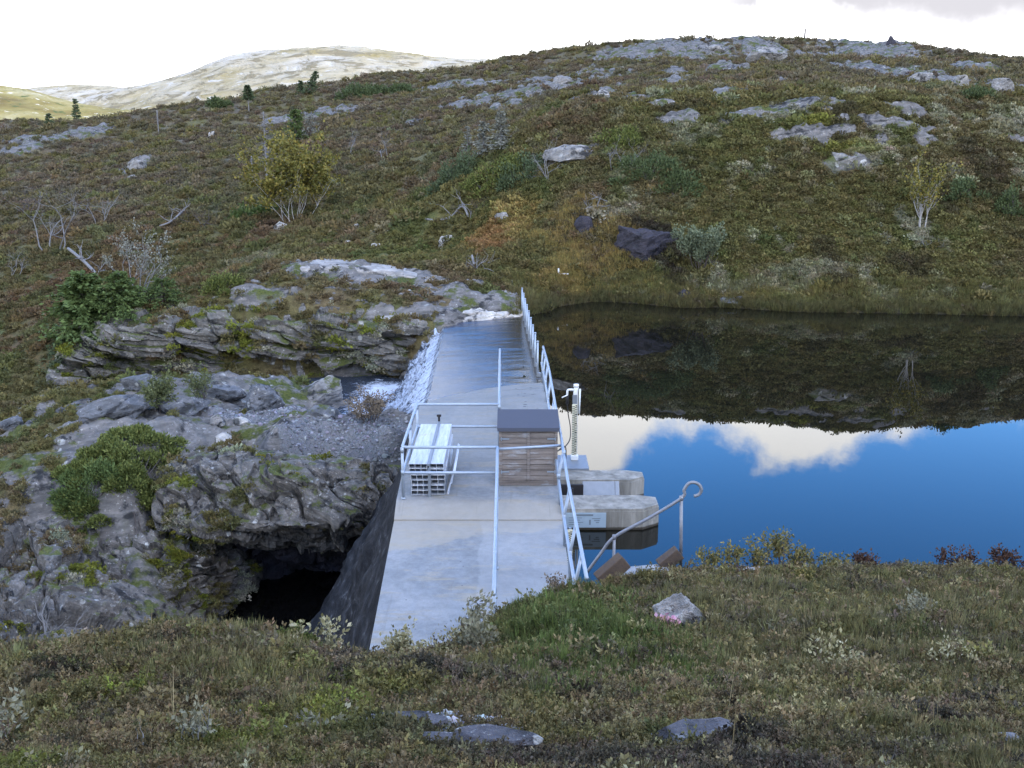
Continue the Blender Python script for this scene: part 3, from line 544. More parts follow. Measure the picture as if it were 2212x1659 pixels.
for y in ys:
    xl = float(XL(y)); reach = np.interp(y, [29, 31, 34, 37, 39.5, 41], [1.7, 2.2, 2.4, 2.0, 1.3, .5]); zb = np.interp(y, [29, 31, 38, 40, 41], [-1.5, -2.12, -2.15, -1.1, -.4])
    z0 = .012 - .16
    for tt in ts:
        if tt < .12: x = xl - .16 * tt / .12; z = z0 - .22 * (tt / .12) ** 1.3
        else:
            q = (tt - .12) / .88; x = xl - .16 - (reach - .16) * q ** .9; z = z0 - .22 + (zb - z0 + .22) * (1 - (1 - q) ** 1.8)
        V.append((x, y, z)); fo.append(.4 if tt < .12 else .62 - .2 * tt)
V = np.array(V); tt_ = np.tile(ts, len(ys)); a_ = sstep(.1, .3, tt_)
V[:, 2] += a_ * .26 * fbm(V[:, 0] * 2.0, V[:, 1] * 2.4, V[:, 2] * 1.2, 5, .65); V[:, 0] -= a_ * .25 * np.abs(fbm(V[:, 0] * 1.5, V[:, 1] * 1.7, 3, 4)) * sstep(1., .6, tt_)
i_ = np.arange(len(V)).reshape(len(ys), len(ts)); f = np.stack([i_[:-1, :-1], i_[1:, :-1], i_[1:, 1:], i_[:-1, 1:]], -1).reshape(-1, 4)
fall = np_mesh('waterfall', V, f, FOAM); fattr(fall.data, 'foam', fo); tag(fall, kind='structure')
xs = np.linspace(-8.6, -2.6, 130); ys = np.linspace(30.6, 40.6, 130); X, Y = np.meshgrid(xs, ys, indexing='ij'); X = X.ravel(); Y = Y.ravel()
Z = -2.12 + .07 * fbm(X * 1.8, Y * 2.6, 0, 4) - .05 * sstep(-4, -8, X)
i_ = np.arange(len(X)).reshape(len(xs), len(ys)); f = np.stack([i_[:-1, :-1], i_[1:, :-1], i_[1:, 1:], i_[:-1, 1:]], -1).reshape(-1, 4)
stream = np_mesh('stream', np.c_[X, Y, Z], f, FOAM); fattr(stream.data, 'foam', .72 * sstep(-6.9, -4.8, X) * sstep(40.6, 38.6, Y) * sstep(30, 33, Y) + .18 * fbm(X, Y, 0, 3)); tag(stream, kind='structure')
t = NT('gorge_shade_black'); t.bsdf((.004, .004, .004), .03, spec=.4, ior=1.33, normal=t.bump(t.noise(t.pos(), 3, 3, .5), .08, .03))
m = MB(); m.add([(-9, 11, -4.1), (-2.4, 11, -4.1), (-2.4, 28, -4.1), (-9, 28, -4.1)], [(0, 1, 2, 3)]); tag(m.build('gorge_shade_sheet', t.m), kind='structure')  # invented near-black water sheet, stands in for shade on the gorge floor
# ------------------------------------------------------------------ railings, posts, stop logs, cabinet, gauges
TR = .03
def collar(m, p, r=.036, l=.05, ax='z'):
    p = Vector(p); d = dict(x=Vector((l, 0, 0)), y=Vector((0, l, 0)), z=Vector((0, 0, l)))[ax]; m.tube([p - d, p + d], r, 10)
rail = empty('guard_railing', (.93, 22, .4), 'long galvanised tube railing along the lake edge of the dam walkway', 'railing')
XT = lambda y: float(np.interp(y, [13.6, 20.6, 30.7], [1.07, .98, .94])); XM = lambda y: float(np.interp(y, [13.6, 20.4, 30.5], [.97, .89, .9]))
ry = [13.7, 16, 18, 20, 22, 24, 26, 28, 30.6]; H1, H2 = 1.07, .55
tz = lambda y: max(DZ(y), .08) 
MB().tube([(XT(y), y, tz(y) + H1) for y in ry], TR, 10).build('top_rail', GALV, rail, True)
MB().tube([(XM(y), y, tz(y) + H2) for y in ry[:-1]] + [(XM(30.5), 30.5, tz(30.5) + H2)], TR, 10).build('middle_rail', GALV, rail, True)
for y in (14.6, 15.8, 17.4, 19.1, 21, 23, 25, 27, 28.8, 30.55):
    m = MB(); m.tube([(.955, y, DZ(y) - .25), (XM(y), y, tz(y) + H2), (XT(y), y, tz(y) + H1)], TR * .95, 10); po = m.build('post', GALV, rail, True)
    for h_ in (H2, H1 - .05): m = MB(); collar(m, (XM(y) if h_ == H2 else XT(y), y, tz(y) + h_)); m.build('fitting', GALV, po, True)
    m = MB(); m.box((.968, y, DZ(y) - .04), (.05, .12, .2), bev=.004); m.build('bracket', DULL, po)
cr = empty('guard_railing', (-.3, 20, .4), 'galvanised tube railing down the walkway middle with a pen around the stop logs', 'railing')
cx = lambda y: np.interp(y, [13.2, 19.3, 22.6, 30.2], [-.25, -.285, -.29, -.36])
def line(y0, y1, h, n=7): return [(float(cx(y)), float(y), tz(y) + h) for y in np.linspace(y0, y1, n)]
MB().tube(line(13.2, 19.3, H1), TR, 10).build('top_rail', GALV, cr, True)
MB().tube(line(12.9, 19.3, H2), TR, 10).build('middle_rail', GALV, cr, True)
MB().tube(line(22.55, 30.2, H1), TR, 10).build('top_rail', GALV, cr, True)
MB().tube(line(22.55, 29.6, H2), TR, 10).build('middle_rail', GALV, cr, True)
PX = -2.14; zt_ = .42 + H1; zm_ = .42 + H2; PB = 22.55
def bend(pts, r=.09):
    out = [pts[0]]
    for a, b, c in zip(pts[:-2], pts[1:-1], pts[2:]):
        a, b, c = Vector(a), Vector(b), Vector(c); u = (a - b).normalized() * r; w_ = (c - b).normalized() * r
        for q in np.linspace(0, 1, 6): out.append(tuple(b + u * (1 - q) ** 2 + w_ * q ** 2))
    return out + [pts[-1]]
MB().tube(bend([(-.29, PB, zt_), (PX, PB, zt_), (PX, 19.3, zt_), (-.285, 19.3, zt_)]), TR, 10).build('pen_top_rail', GALV, cr, True)
MB().tube(bend([(-.29, PB, zm_), (PX, PB, zm_), (PX, 19.3, zm_), (-.285, 19.3, zm_)]), TR, 10).build('pen_middle_rail', GALV, cr, True)
MB().tube([(-.285, 19.3, zt_ - .04), (XT(19.6), 19.62, zt_ - .06)], TR * .9, 10).build('cross_rail', GALV, cr, True)
for x, y in ((-.25, 13.5), (-.27, 16.4), (-.285, 19.3), (-.29, PB), (-.32, 25.2), (-.34, 27.7), (-.36, 30.2), (PX, 19.3), (PX, 20.9), (PX, PB)):
    m = MB(); m.tube([(x, y, DZ(y)), (x, y, tz(y) + H1)], TR * .98, 10); po = m.build('post', GALV, cr, True)
    for h_ in (H2, H1 - .06): m = MB(); collar(m, (x, y, tz(y) + h_)); m.build('fitting', GALV, po, True)
    m = MB(); collar(m, (x, y, DZ(y) + .02), .045, .02); m.build('foot_collar', GALV, po, True)
for y in (14.6, 15.6, 16.9, 18): m = MB(); collar(m, (float(cx(y)), y, tz(y) + H1), .034, .035, 'y'); m.build('clamp', GALV, cr, True)
# row of posts in the overflow
ys = np.linspace(31.5, 42.6, 9)
for k, y in enumerate(ys):
    x = float(np.interp(y, [31.4, 42.6], [.8, .42])); o = empty('overflow_post', (x, y, -.1), None, 'post', 'steel posts standing along the overflow')
    o['label'] = ('steel post at the walkway end of the overflow, nearest of its row', 'steel post, second of the overflow row after the railing end', 'steel post, third of the overflow row after the railing end', 'steel post, fourth of the overflow row after the railing end', 'steel post at the middle of the overflow row',
                  'steel post just beyond the middle of the overflow row', 'steel post, third from the rock end of the overflow row', 'steel post, second from the rock end of the overflow row', 'steel post next to the far rock, last of the overflow row')[k]
    m = MB(); m.tube([(x, y, -.2), (x, y, 1.1)], .032, 10); m.build('pole', GALV, o, True)
    m = MB(); m.box((x + .05, y, .06), (.12, .12, .14), bev=.01); m.build('foot', DULL, o)
    m = MB(); m.tube([(x, y, 1.1), (x, y, 1.13), (x, y, 1.145)], [.04, .04, .02], 10); m.build('cap', GALV, o, True)
# stack of aluminium stop logs
t = NT('old_aluminium'); p = t.pos(); n1 = t.noise(t.scaled(p, (6, .5, 3)), 3, 5, .6, .4); n2 = t.noise(p, 25, 4, .7)
col = t.ramp(n1, [(.3, (.33, .35, .37)), (.5, (.5, .52, .54)), (.7, (.64, .64, .64))]); col = t.mix(t.step(t.noise(p, 3, 5, .7), .6, .68), col, (.45, .36, .3)); t.bsdf(col, t.ramp(n2, [(.3, .4), (.7, .6)]), metal=.25, spec=.5); ALU = t.m
def stop_log(x0, w, z0, h, y0, y1, cells):
    m = MB(); b = .011; L = y1 - y0; yc = (y0 + y1) / 2
    m.box((x0 + w / 2, yc, z0 + h - b / 2), (w, L, b)); m.box((x0 + w / 2, yc, z0 + b / 2), (w, L, b))
    for k in range(cells + 1): m.box((x0 + b / 2 + (w - b) * k / cells, yc, z0 + h / 2), (b * .8, L - .002, h - 2 * b - .002))
    return m
rows = 6; hh = .104
WORDS = ['lowest', 'second from the bottom', 'third from the bottom', 'third from the top', 'second from the top', 'topmost']
for c_, (x0, w_, cells, nm) in enumerate(((-2.0, .36, 3, 'left column of the pen stack'), (-1.62, .29, 2, 'right column of the pen stack'))):
    for r_ in range(rows):
        jx = random.uniform(-.012, .012) + (.0 if r_ < 4 else -.035); jy = random.uniform(-.03, .03) + (0 if r_ < 4 else .08)
        lo = stop_log(x0 + jx, w_, .435 + r_ * (hh + .002), hh, 19.5 + jy, 22.35 + jy, cells).build('stop_log', ALU, None, loc=(x0 + w_ / 2, 21, .435 + r_ * (hh + .002)))
        tag(lo, f'hollow aluminium stop log, {WORDS[r_]} in the {nm}', 'stop log', 'aluminium stop logs stacked in the pen')
lp = empty('stop_log', (-1.25, 20.3, .45), 'single aluminium stop log propped on edge against the right side of the stack', 'stop log', 'aluminium stop logs stacked in the pen')
rt = Matrix.Rotation(R(16), 3, 'Y'); m = MB(); m.box((-1.22, 20.35, .72), (.012, 1.9, .5), rot=rt); m.build('web', ALU, lp)
for dz in (-.23, 0., .23):
    c_ = Vector((-1.22, 20.35, .72)) + rt @ Vector((.022, 0, dz)); MB().box(c_, (.034, 1.88, .012), rot=rt).build('flange', ALU, lp)
cl = empty('clamp_frame', (-1.64, 20.9, .42), 'steel clamping frame strapped over the middle of the stop log stack', 'frame')
zt = .435 + rows * (hh + .002)
m = MB(); m.box((-1.632, 19.42, .72), (.055, .035, .62), bev=.004); m.build('front_leg', DULL, cl)
m = MB(); m.box((-1.645, 20.95, zt + .022), (.06, 3.1, .04), bev=.004); m.build('top_bar', DULL, cl)
m = MB(); m.box((-1.645, 22.5, .75), (.055, .035, .72), bev=.004); m.build('rear_leg', DULL, cl)
m = MB(); m.tube([(-1.645, 22.5, zt + .04), (-1.645, 22.5, zt + .16)], .025, 8); m.box((-1.645, 22.5, zt + .17), (.1, .05, .05), bev=.01); m.build('screw', BLACK, cl)
# cabinet
t = NT('weathered_planks'); p = t.pos(); n1 = t.noise(t.scaled(p, (.8, .8, 9)), 4, 5, .65, .3); sz = t.n('ShaderNodeSeparateXYZ'); t.l(p, sz.inputs[0]); band = t.noise(t.scaled(p, (.01, .01, 1)), 5.1, 1, .5); n3 = t.noise(t.scaled(p, (2, 2, 14)), 14, 4, .7)
col = t.ramp(n1, [(.3, (.11, .09, .075)), (.5, (.2, .165, .14)), (.7, (.30, .26, .225))]); col = t.mix(t.step(t.noise(t.scaled(p, (1, 1, 3)), 2.2, 4, .6), .55, .7), col, (.34, .345, .35)); col = t.mix(.35, col, t.ramp(n3, [(.3, (.09, .075, .06)), (.7, (.27, .23, .2))])); col = t.mix(1., col, t.ramp(band, [(.35, .7), (.65, 1.25)]), 'MULTIPLY')
t.bsdf(col, .8, spec=.2, normal=t.bump(n1, .4, .01)); PLANK = t.m
t = NT('roof_felt'); p = t.pos(); n1 = t.noise(p, 30, 4, .7); n2 = t.noise(p, 3, 4, .6); t.bsdf(t.mix(n2, t.mix(n1, (.05, .055, .07), (.085, .09, .11)), (.075, .08, .1)), .85, spec=.2, normal=t.bump(n1, .3, .006)); FELT = t.m
cab = empty('wooden_cabinet', (.32, 20.5, .42), 'weathered wooden plank cabinet with dark sloping felt roof standing across the walkway', 'cabinet')
x0, x1, y0, y1, z0, z1 = -.235, .895, 20.12, 20.78, .43, 1.66
pz = (z1 - z0 - .1) / 10
for side, (pa, pb) in dict(front_boards=((x0, y0), (x1, y0)), rear_boards=((x0, y1), (x1, y1)), left_boards=((x0, y0), (x0, y1)), right_boards=((x1, y0), (x1, y1))).items():
    m = MB()
    for k in range(10):
        c_ = ((pa[0] + pb[0]) / 2, (pa[1] + pb[1]) / 2, z0 + .1 + pz * (k + .5)); jj = random.uniform(-.003, .003)
        if pa[1] == pb[1]: m.box((c_[0], c_[1] + jj, c_[2]), (x1 - x0 - .05, .022, pz - .008), rot=Matrix.Rotation(R(6) * (-1 if pa[1] == y0 else 1), 3, 'X'), bev=.003)
        else: m.box((c_[0] + jj, c_[1], c_[2]), (.022, y1 - y0 - .05, pz - .008), rot=Matrix.Rotation(R(6) * (1 if pa[0] == x0 else -1), 3, 'Y'), bev=.003)
    m.build(side, PLANK, cab)
m = MB(); m.box(((x0 + x1) / 2, (y0 + y1) / 2, (z0 + z1) / 2), (x1 - x0 - .06, y1 - y0 - .06, z1 - z0 - .06)); m.build('lining', BLACK, cab)
for x in (x0, x1):
    for y in (y0, y1): MB().box((x, y, (z0 + z1) / 2), (.06, .06, z1 - z0), bev=.004).build('corner_post', PLANK, cab)
MB().box((.335, y0 - .022, (z0 + z1) / 2 + .05), (.055, .022, z1 - z0 - .1), bev=.003).build('door_batten', PLANK, cab)
MB().box(((x0 + x1) / 2, y0 - .004, z0 + .05), (x1 - x0 - .06, .03, .1), bev=.004).build('sill_board', PLANK, cab)
for x in (x0 + .02, x1 - .02):
    for z in (.72, 1.42):
        m = MB(); m.box((x + (.07 if x < .3 else -.07), y0 - .025, z), (.18, .012, .028), bev=.002); m.tube([(x, y0 - .035, z - .035), (x, y0 - .035, z + .035)], .011, 8); m.build('hinge', GALV, cab)
rf = Matrix.Rotation(R(9), 3, 'X'); rp = MB().box(((x0 + x1) / 2, (y0 + y1) / 2 + .0, z1 + .075), (x1 - x0 + .13, y1 - y0 + .26, .035), rot=rf, bev=.006).build('roof', FELT, cab)
m = MB(); m.box(((x0 + x1) / 2, y0 - .115, z1 - .02), (x1 - x0 + .11, .022, .075), bev=.003); m.build('fascia', FELT, rp)
for xx in (x0 - .05, x1 + .05): MB().box((xx, (y0 + y1) / 2, z1 + .045), (.02, y1 - y0 + .22, .06), rot=rf, bev=.003).build('barge_board', FELT, rp)
# staff gauges
t = NT('white_plastic'); t.bsdf(t.mix(t.noise(t.pos(), 20, 4, .6), (.62, .62, .58), (.74, .74, .7)), .45); WPL = t.m
t = NT('gauge_yellow'); t.bsdf((.68, .64, .46), .5); GYE = t.m
def gauge_board(parent, x, y, z0, z1, w):
    MB().box((x, y, (z0 + z1) / 2), (w, .014, z1 - z0), bev=.002).build('scale_board', GYE, parent)
    m = MB(); k = 0; z = z0 + .02
    while z < z1 - .03:
        m.box((x + (-.23 if k % 2 else .23) * w, y - .0095, z), (w * .5, .004, .014)); 
        if k % 10 == 5: m.box((x + .3 * w, y - .0095, z + .018), (w * .26, .004, .03))
        z += .02; k += 1
    m.build('scale_marks', BLACK, parent)
sg1 = empty('staff_gauge', (1.36, 21.7, .47), 'tall white staff gauge with black scale marks rising behind the cabinet', 'gauge')
MB().tube([(1.38, 21.76, .47), (1.38, 21.76, 2.02), (1.40, 21.76, 2.1)], .05, 12).build('pipe', WPL, sg1, True); MB().tube([(1.46, 21.74, 1.5), (1.47, 21.74, 2.05)], .022, 8).build('side_pipe', WPL, sg1, True)
m = MB(); m.tube([(1.39, 21.76, 2.09), (1.39, 21.76, 2.15)], .058, 12); m.build('cap', WPL, sg1, True)
gauge_board(sg1, 1.36, 21.69, .55, 1.72, .11); MB().box((1.36, 21.69, 1.83), (.1, .014, .2), bev=.002).build('label_plate', DULL, sg1)
MB().box((1.37, 21.68, .52), (.16, .14, .1), bev=.01).build('foot_clamp', WPL, sg1)
m = MB(); m.tube(bend([(1.38, 21.76, 2.03), (1.2, 21.76, 2.03), (1.2, 21.76, 1.9)], .05), .024, 8); m.tube([(1.21, 21.74, 1.92), (1.08, 21.72, 1.86)], .014, 6); m.build('elbow', WPL, sg1, True)
m = MB(); m.tube([(1.2, 21.76, 1.92), (1.2, 21.76, 1.7)], .03, 8); m.build('plug', BLACK, sg1, True)
cb = MB(); pts = [(1.2, 21.74, 1.72), (1.22, 21.72, 1.5), (1.27, 21.68, 1.2), (1.25, 21.5, .98), (1.12, 21.2, .9), (.98, 20.9, .92), (.93, 20.8, .95)]
def smooth_pts(pts, n=6):
    pts = np.array(pts, float); out = []
    for i in range(len(pts) - 1):
        a, b, c, d = pts[max(i - 1, 0)], pts[i], pts[i + 1], pts[min(i + 2, len(pts) - 1)]
        for q in np.linspace(0, 1, n, endpoint=False): out.append(.5 * (2 * b + (c - a) * q + (2 * a - 5 * b + 4 * c - d) * q * q + (3 * b - a - 3 * c + d) * q ** 3))
    return out + [pts[-1]]
tag(cb.tube(smooth_pts(pts), .012, 6).build('cable', BLACK, None, True, loc=(1.2, 21.7, 1.7)), 'black cable hanging in a loop from the tall staff gauge to the cabinet', 'cable')
tag(MB().tube(smooth_pts([(.93, 20.81, .9), (1.05, 21.2, .88), (1.16, 21.55, .8), (1.18, 21.6, .6), (1.16, 21.5, .47)]), .012, 6).build('cable', BLACK, None, True, loc=(1., 21, .9)), 'lower black cable running from the cabinet down to the steel covered ledge', 'cable')
sg2 = empty('staff_gauge', (1.0, 17.2, 0), 'narrow white staff gauge screwed to the lake face of the dam below the railing', 'gauge')
gauge_board(sg2, 1.03, 17.2, -.6, .62, .09); MB().box((1.03, 17.225, 0), (.05, .03, 1.3), bev=.003).build('backing_bar', GALV, sg2)
# hand rail with a crook beside the steps to the water
t = NT('weathered_tube'); n1 = t.noise(t.pos(), 8, 5, .65); t.bsdf(t.mix(n1, (.13, .13, .135), (.34, .34, .35)), .5, metal=.4); TUBE = t.m
zr = lambda u, v, y: P(u, v, y)
hr = empty('hand_rail', (2.2, 16.2, .5), 'bent tube hand rail with a hooked end above the steps down to the water', 'railing')
base2 = P(1472, 1212, 16.3); top2 = P(1472, 1076, 16.3); top1 = P(1327, 1160, 16.45)
crook = [P(u, v, 16.3) for u, v in ((1478, 1058), (1487, 1045), (1499, 1042), (1510, 1047), (1515, 1058), (1510, 1068), (1499, 1072))]
MB().tube(smooth_pts([P(1268, 1236, 16.5), P(1296, 1198, 16.48), top1, P(1400, 1120, 16.38), top2] + crook, 5), .028, 9).build('rail', TUBE, hr, True)
MB().tube([base2 - np.array([0, 0, .3]), top2], .028, 9).build('post', TUBE, hr, True)
MB().tube([top1 - np.array([0, 0, 1.0]), top1], .026, 9).build('post', TUBE, hr, True)
for q_ in (top1, top2): m = MB(); collar(m, q_, .036, .035); m.build('fitting', TUBE, hr, True)
t = NT('reddish_stone'); p = t.pos(); n1 = t.noise(p, 5, 5, .7); n2 = t.noise(t.scaled(p, (1, 1, 4)), 14, 4, .7); t.bsdf(t.mix(t.step(n2, .5, .65), t.mix(n1, (.07, .046, .03), (.135, .10, .07)), (.08, .06, .05)), .85, spec=.2, normal=t.bump(n1, .6, .03)); REDS = t.m
def wedge(label, u, v, y, sz_, rz, tilt):
    c_ = P(u, v, y); M_ = Matrix.Rotation(rz, 3, 'Z') @ Matrix.Rotation(tilt, 3, 'Y'); m = MB(); m.box(c_, sz_, rot=M_, bev=.02); b_ = np.array(m.v)
    b_ += .02 * np.c_[fbm(b_[:, 0] * 5, b_[:, 1] * 5, b_[:, 2] * 5, 2), fbm(b_[:, 0] * 5 + 9, b_[:, 1] * 5, b_[:, 2] * 5, 2), 0 * b_[:, 0]]; m.v = [tuple(q) for q in b_]
    tag(m.build('step_block', REDS, None, loc=tuple(c_)), label, 'block', 'tilted step blocks by the water')
wedge('large brown stone block tilted up beside the railing foot and hand rail', 1322, 1232, 15.6, (.55, .22, .26), R(12), R(-38))
wedge('small brown stone block leaning at the foot of the hooked hand rail post', 1447, 1208, 16.2, (.4, .2, .22), R(8), R(-38))
tag(MB().box(P(1390, 1236, 15.9) - np.array([0, 0, .06]), (.95, .5, .14), rz=R(12), bev=.012).build('landing_slab', CONC, None, loc=tuple(P(1390, 1236, 15.9))), 'pale concrete landing slab lying between the two brown blocks', 'slab')
# ------------------------------------------------------------------ rock faces and boulders
ROCK_NEAR = rock_mat('lichened_schist', (.105, .098, .086), .72, (1, 1, 2.2), .6, 1., R(24))
ROCK_DOME = rock_mat('pale_schist', (.12, .114, .1), .68, (.7, 1, 3), .85, 1.6, R(10))
ROCK_HILL = rock_mat('hill_boulder_rock', (.18, .175, .162), .7, (1, 1, 1.5), .35, 2.)
ROCK_SLAB = rock_mat('blue_grey_slab', (.095, .10, .105), .4, (1, 1, 3), .25, 1.4)
ROCK_PALE = rock_mat('white_boulder_rock', (.33, .32, .29), .8, (1, 1, 1.5), None, 2.)
ROCK_FLAT = rock_mat('near_bedrock', (.075, .075, .082), .4, (1, 1, 2), None, .5)
ROCK_DARK = rock_mat('black_wet_rock_and_shade', (.035, .033, .04), .2, (1, 1, 2), None, 2.)  # wet inlet rocks; also stands in for shade in the gorge recess
def resamp(line, n):
    line = np.array(line, float); s = np.r_[0, np.cumsum(np.linalg.norm(np.diff(line, axis=0), axis=1))]; q = np.linspace(0, s[-1], n)
    return np.stack([np.interp(q, s, line[:, k]) for k in range(3)], -1)
def catmull(A, n):
    """A (rows, m, 3) -> n rows through them"""
    out = []; R_ = len(A)
    for q in np.linspace(0, R_ - 1, n):
        i = min(int(q), R_ - 2); t_ = q - i; a, b, c, d = A[max(i - 1, 0)], A[i], A[i + 1], A[min(i + 2, R_ - 1)]
        out.append(.5 * (2 * b + (c - a) * t_ + (2 * a - 5 * b + 4 * c - d) * t_ * t_ + (3 * b - a - 3 * c + d) * t_ ** 3))
    return np.array(out)
def strata(p, dip, size, amp):
    """ledges and broken blocks of a tilted schist"""
    c, s = math.cos(dip), math.sin(dip); xs_ = p[..., 0] * c + p[..., 2] * s; zs = -p[..., 0] * s + p[..., 2] * c; yy = p[..., 1]
    wx = .35 * fbm(p[..., 0] * .7 / size, yy * .7 / size, p[..., 2] * .7 / size, 3)
    f1, f2, cid = worley(xs_ / (2.6 * size) + wx, yy / (1.6 * size), zs / (.42 * size) + wx)
    g1, g2, gid = worley(xs_ / (1.1 * size), yy / (.6 * size), zs / (.12 * size) + wx * 2)
    crack = sstep(.12, 0, f2 - f1)
    return amp * ((cid - .5) * 1.5 + (gid - .5) * .75 - .5 * crack + .8 * fbm(p[..., 0] * .5 / size, yy * .5 / size, p[..., 2] * .5 / size, 3) * .4 + .13 * fbm(p[..., 0] * 4 / size, yy * 4 / size, p[..., 2] * 4 / size, 3))
def rock_face(lines, ns, nt, mat, dip, size, amp, edge=.08):
    L = np.array([resamp([P(*q) for q in ln], ns) for ln in lines]); G = catmull(L, nt)
    du = np.gradient(G, axis=1); dv = np.gradient(G, axis=0); N_ = np.cross(du, dv); N_ /= np.linalg.norm(N_, axis=-1, keepdims=True) + 1e-9
    if (N_[..., 1].mean() > 0): N_ = -N_
    for _ in range(6):
        N_[1:-1] = (N_[:-2] + N_[1:-1] * 2 + N_[2:]) / 4; N_[:, 1:-1] = (N_[:, :-2] + N_[:, 1:-1] * 2 + N_[:, 2:]) / 4
    D = strata(G, dip, size, amp); k = sstep(0, edge, np.linspace(0, 1, nt))[:, None] * sstep(0, .04, np.linspace(0, 1, ns)) * sstep(1, .96, np.linspace(0, 1, ns))
    V = G + N_ * (D * k)[..., None]; i_ = np.arange(ns * nt).reshape(nt, ns); f = np.stack([i_[:-1, :-1], i_[1:, :-1], i_[1:, 1:], i_[:-1, 1:]], -1).reshape(-1, 4)
    o = np_mesh('rock_face', V.reshape(-1, 3), f, mat, False)
    return tag(o, kind='structure')
rock_face([[(395, 975, 26.4), (500, 960, 26.6), (650, 982, 26.2), (780, 1000, 26), (872, 1005, 25.9)], [(362, 1012, 25), (480, 1002, 24.7), (620, 1015, 24.4), (760, 1032, 24.2), (868, 1046, 24.2)],
           [(330, 1080, 24.1), (450, 1085, 23.6), (600, 1098, 23.2), (740, 1105, 23.2), (856, 1100, 23.8)], [(330, 1120, 23.5), (440, 1142, 22.9), (580, 1152, 22.8), (720, 1145, 23.1), (850, 1128, 23.9)],
           [(340, 1150, 24.6), (450, 1180, 24.6), (580, 1180, 25.3), (720, 1170, 25.8), (850, 1150, 25.8)]], 330, 170, ROCK_NEAR, R(-24), 1.25, .36, .12)
rock_face([[(330, 1150, 25.4), (560, 1165, 24.6), (720, 1155, 24.9), (872, 1130, 24.9)], [(330, 1200, 26), (560, 1215, 25.6), (720, 1215, 26), (872, 1200, 26)], [(330, 1400, 26), (560, 1420, 25.4), (720, 1430, 26), (872, 1430, 26)]], 160, 80, ROCK_DARK, R(-20), 1., .4, .1)  # recess under the overhang: its shade is put into a near-black rock colour
rock_face([[(-160, 960, 29), (0, 985, 28), (120, 1020, 27), (250, 1070, 25.6), (340, 1075, 25.2), (420, 1135, 24.8), (500, 1180, 25.2), (600, 1190, 27.4)], [(-160, 1100, 25.5), (0, 1100, 24.4), (120, 1125, 23.6), (240, 1150, 23.2), (340, 1150, 23.2), (420, 1185, 23.2), (490, 1225, 24), (590, 1235, 27)],
           [(-160, 1220, 22), (0, 1220, 21.6), (120, 1230, 21.4), (240, 1240, 21.8), (340, 1230, 22.3), (410, 1250, 22.6), (475, 1280, 23.4), (575, 1300, 26.4)], [(-160, 1320, 19.6), (0, 1320, 19.4), (120, 1330, 19.4), (240, 1330, 20.2), (340, 1320, 21.2), (405, 1330, 21.9), (465, 1360, 22.8), (560, 1390, 25.6)],
           [(-160, 1500, 16.5), (0, 1480, 16.5), (120, 1480, 16.8), (240, 1480, 17.8), (340, 1480, 18.6), (400, 1480, 20), (455, 1480, 21), (540, 1500, 24)]], 330, 210, ROCK_NEAR, R(-30), 1.0, .36, .12)
rock_face([[(120, 770, 42), (240, 688, 42.8), (380, 672, 43), (520, 668, 43.4), (700, 655, 44), (860, 672, 43), (975, 672, 42.6)], [(105, 795, 40), (238, 715, 40.5), (380, 702, 40.7), (510, 702, 40.8), (690, 694, 40.9), (850, 706, 40.7), (950, 700, 41.3)],
           [(98, 818, 39.3), (240, 760, 40.1), (380, 755, 40.4), (510, 755, 40.5), (690, 745, 40.6), (850, 750, 40.3), (932, 732, 41)], [(98, 835, 39), (240, 818, 40.2), (380, 822, 40.5), (510, 832, 40.7), (690, 836, 40.8), (850, 830, 40.6), (908, 770, 41)],
           [(98, 870, 38.6), (240, 860, 40), (380, 870, 40.3), (510, 885, 40.5), (690, 890, 40.6), (850, 880, 40.4), (890, 810, 40.8)]], 460, 150, ROCK_DOME, R(-10), 1.5, .55, .16)
rock_face([[(590, 575, 47.6), (700, 558, 48.4), (820, 568, 48), (920, 588, 47), (1010, 613, 45.6), (1135, 630, 44.4)], [(630, 580, 46.2), (720, 573, 46.4), (830, 584, 46.1), (930, 603, 45.3), (1010, 627, 44.4), (1130, 648, 43.4)], [(680, 606, 45.9), (760, 602, 45.9), (850, 611, 45.7), (940, 628, 45.1), (1010, 648, 44.3), (1126, 668, 43.1)]], 220, 50, rock_mat('smooth_pale_rock', (.24, .23, .21), .55, (1, 1, 2), None, 2., R(5)), R(4), 2.2, .06, .3)
rock_face([[(800, 668, 43.6), (880, 648, 44.6), (960, 650, 44.2), (1040, 655, 43.8), (1130, 660, 43.6)], [(815, 682, 42.2), (880, 676, 42.6), (960, 676, 42.4), (1040, 676, 42.2), (1130, 676, 42.4)], [(840, 700, 41.2), (890, 697, 41.3), (950, 697, 41.5), (1040, 692, 41.6), (1125, 689, 42)], [(840, 720, 40.8), (890, 716, 41), (950, 712, 41.3), (1040, 704, 41.5), (1120, 700, 41.8)]], 220, 70, rock_mat('cream_cracked_rock', (.36, .34, .3), .6, (1.6, 1, 1), None, 1.3, R(5)), R(8), .9, .12, .25)
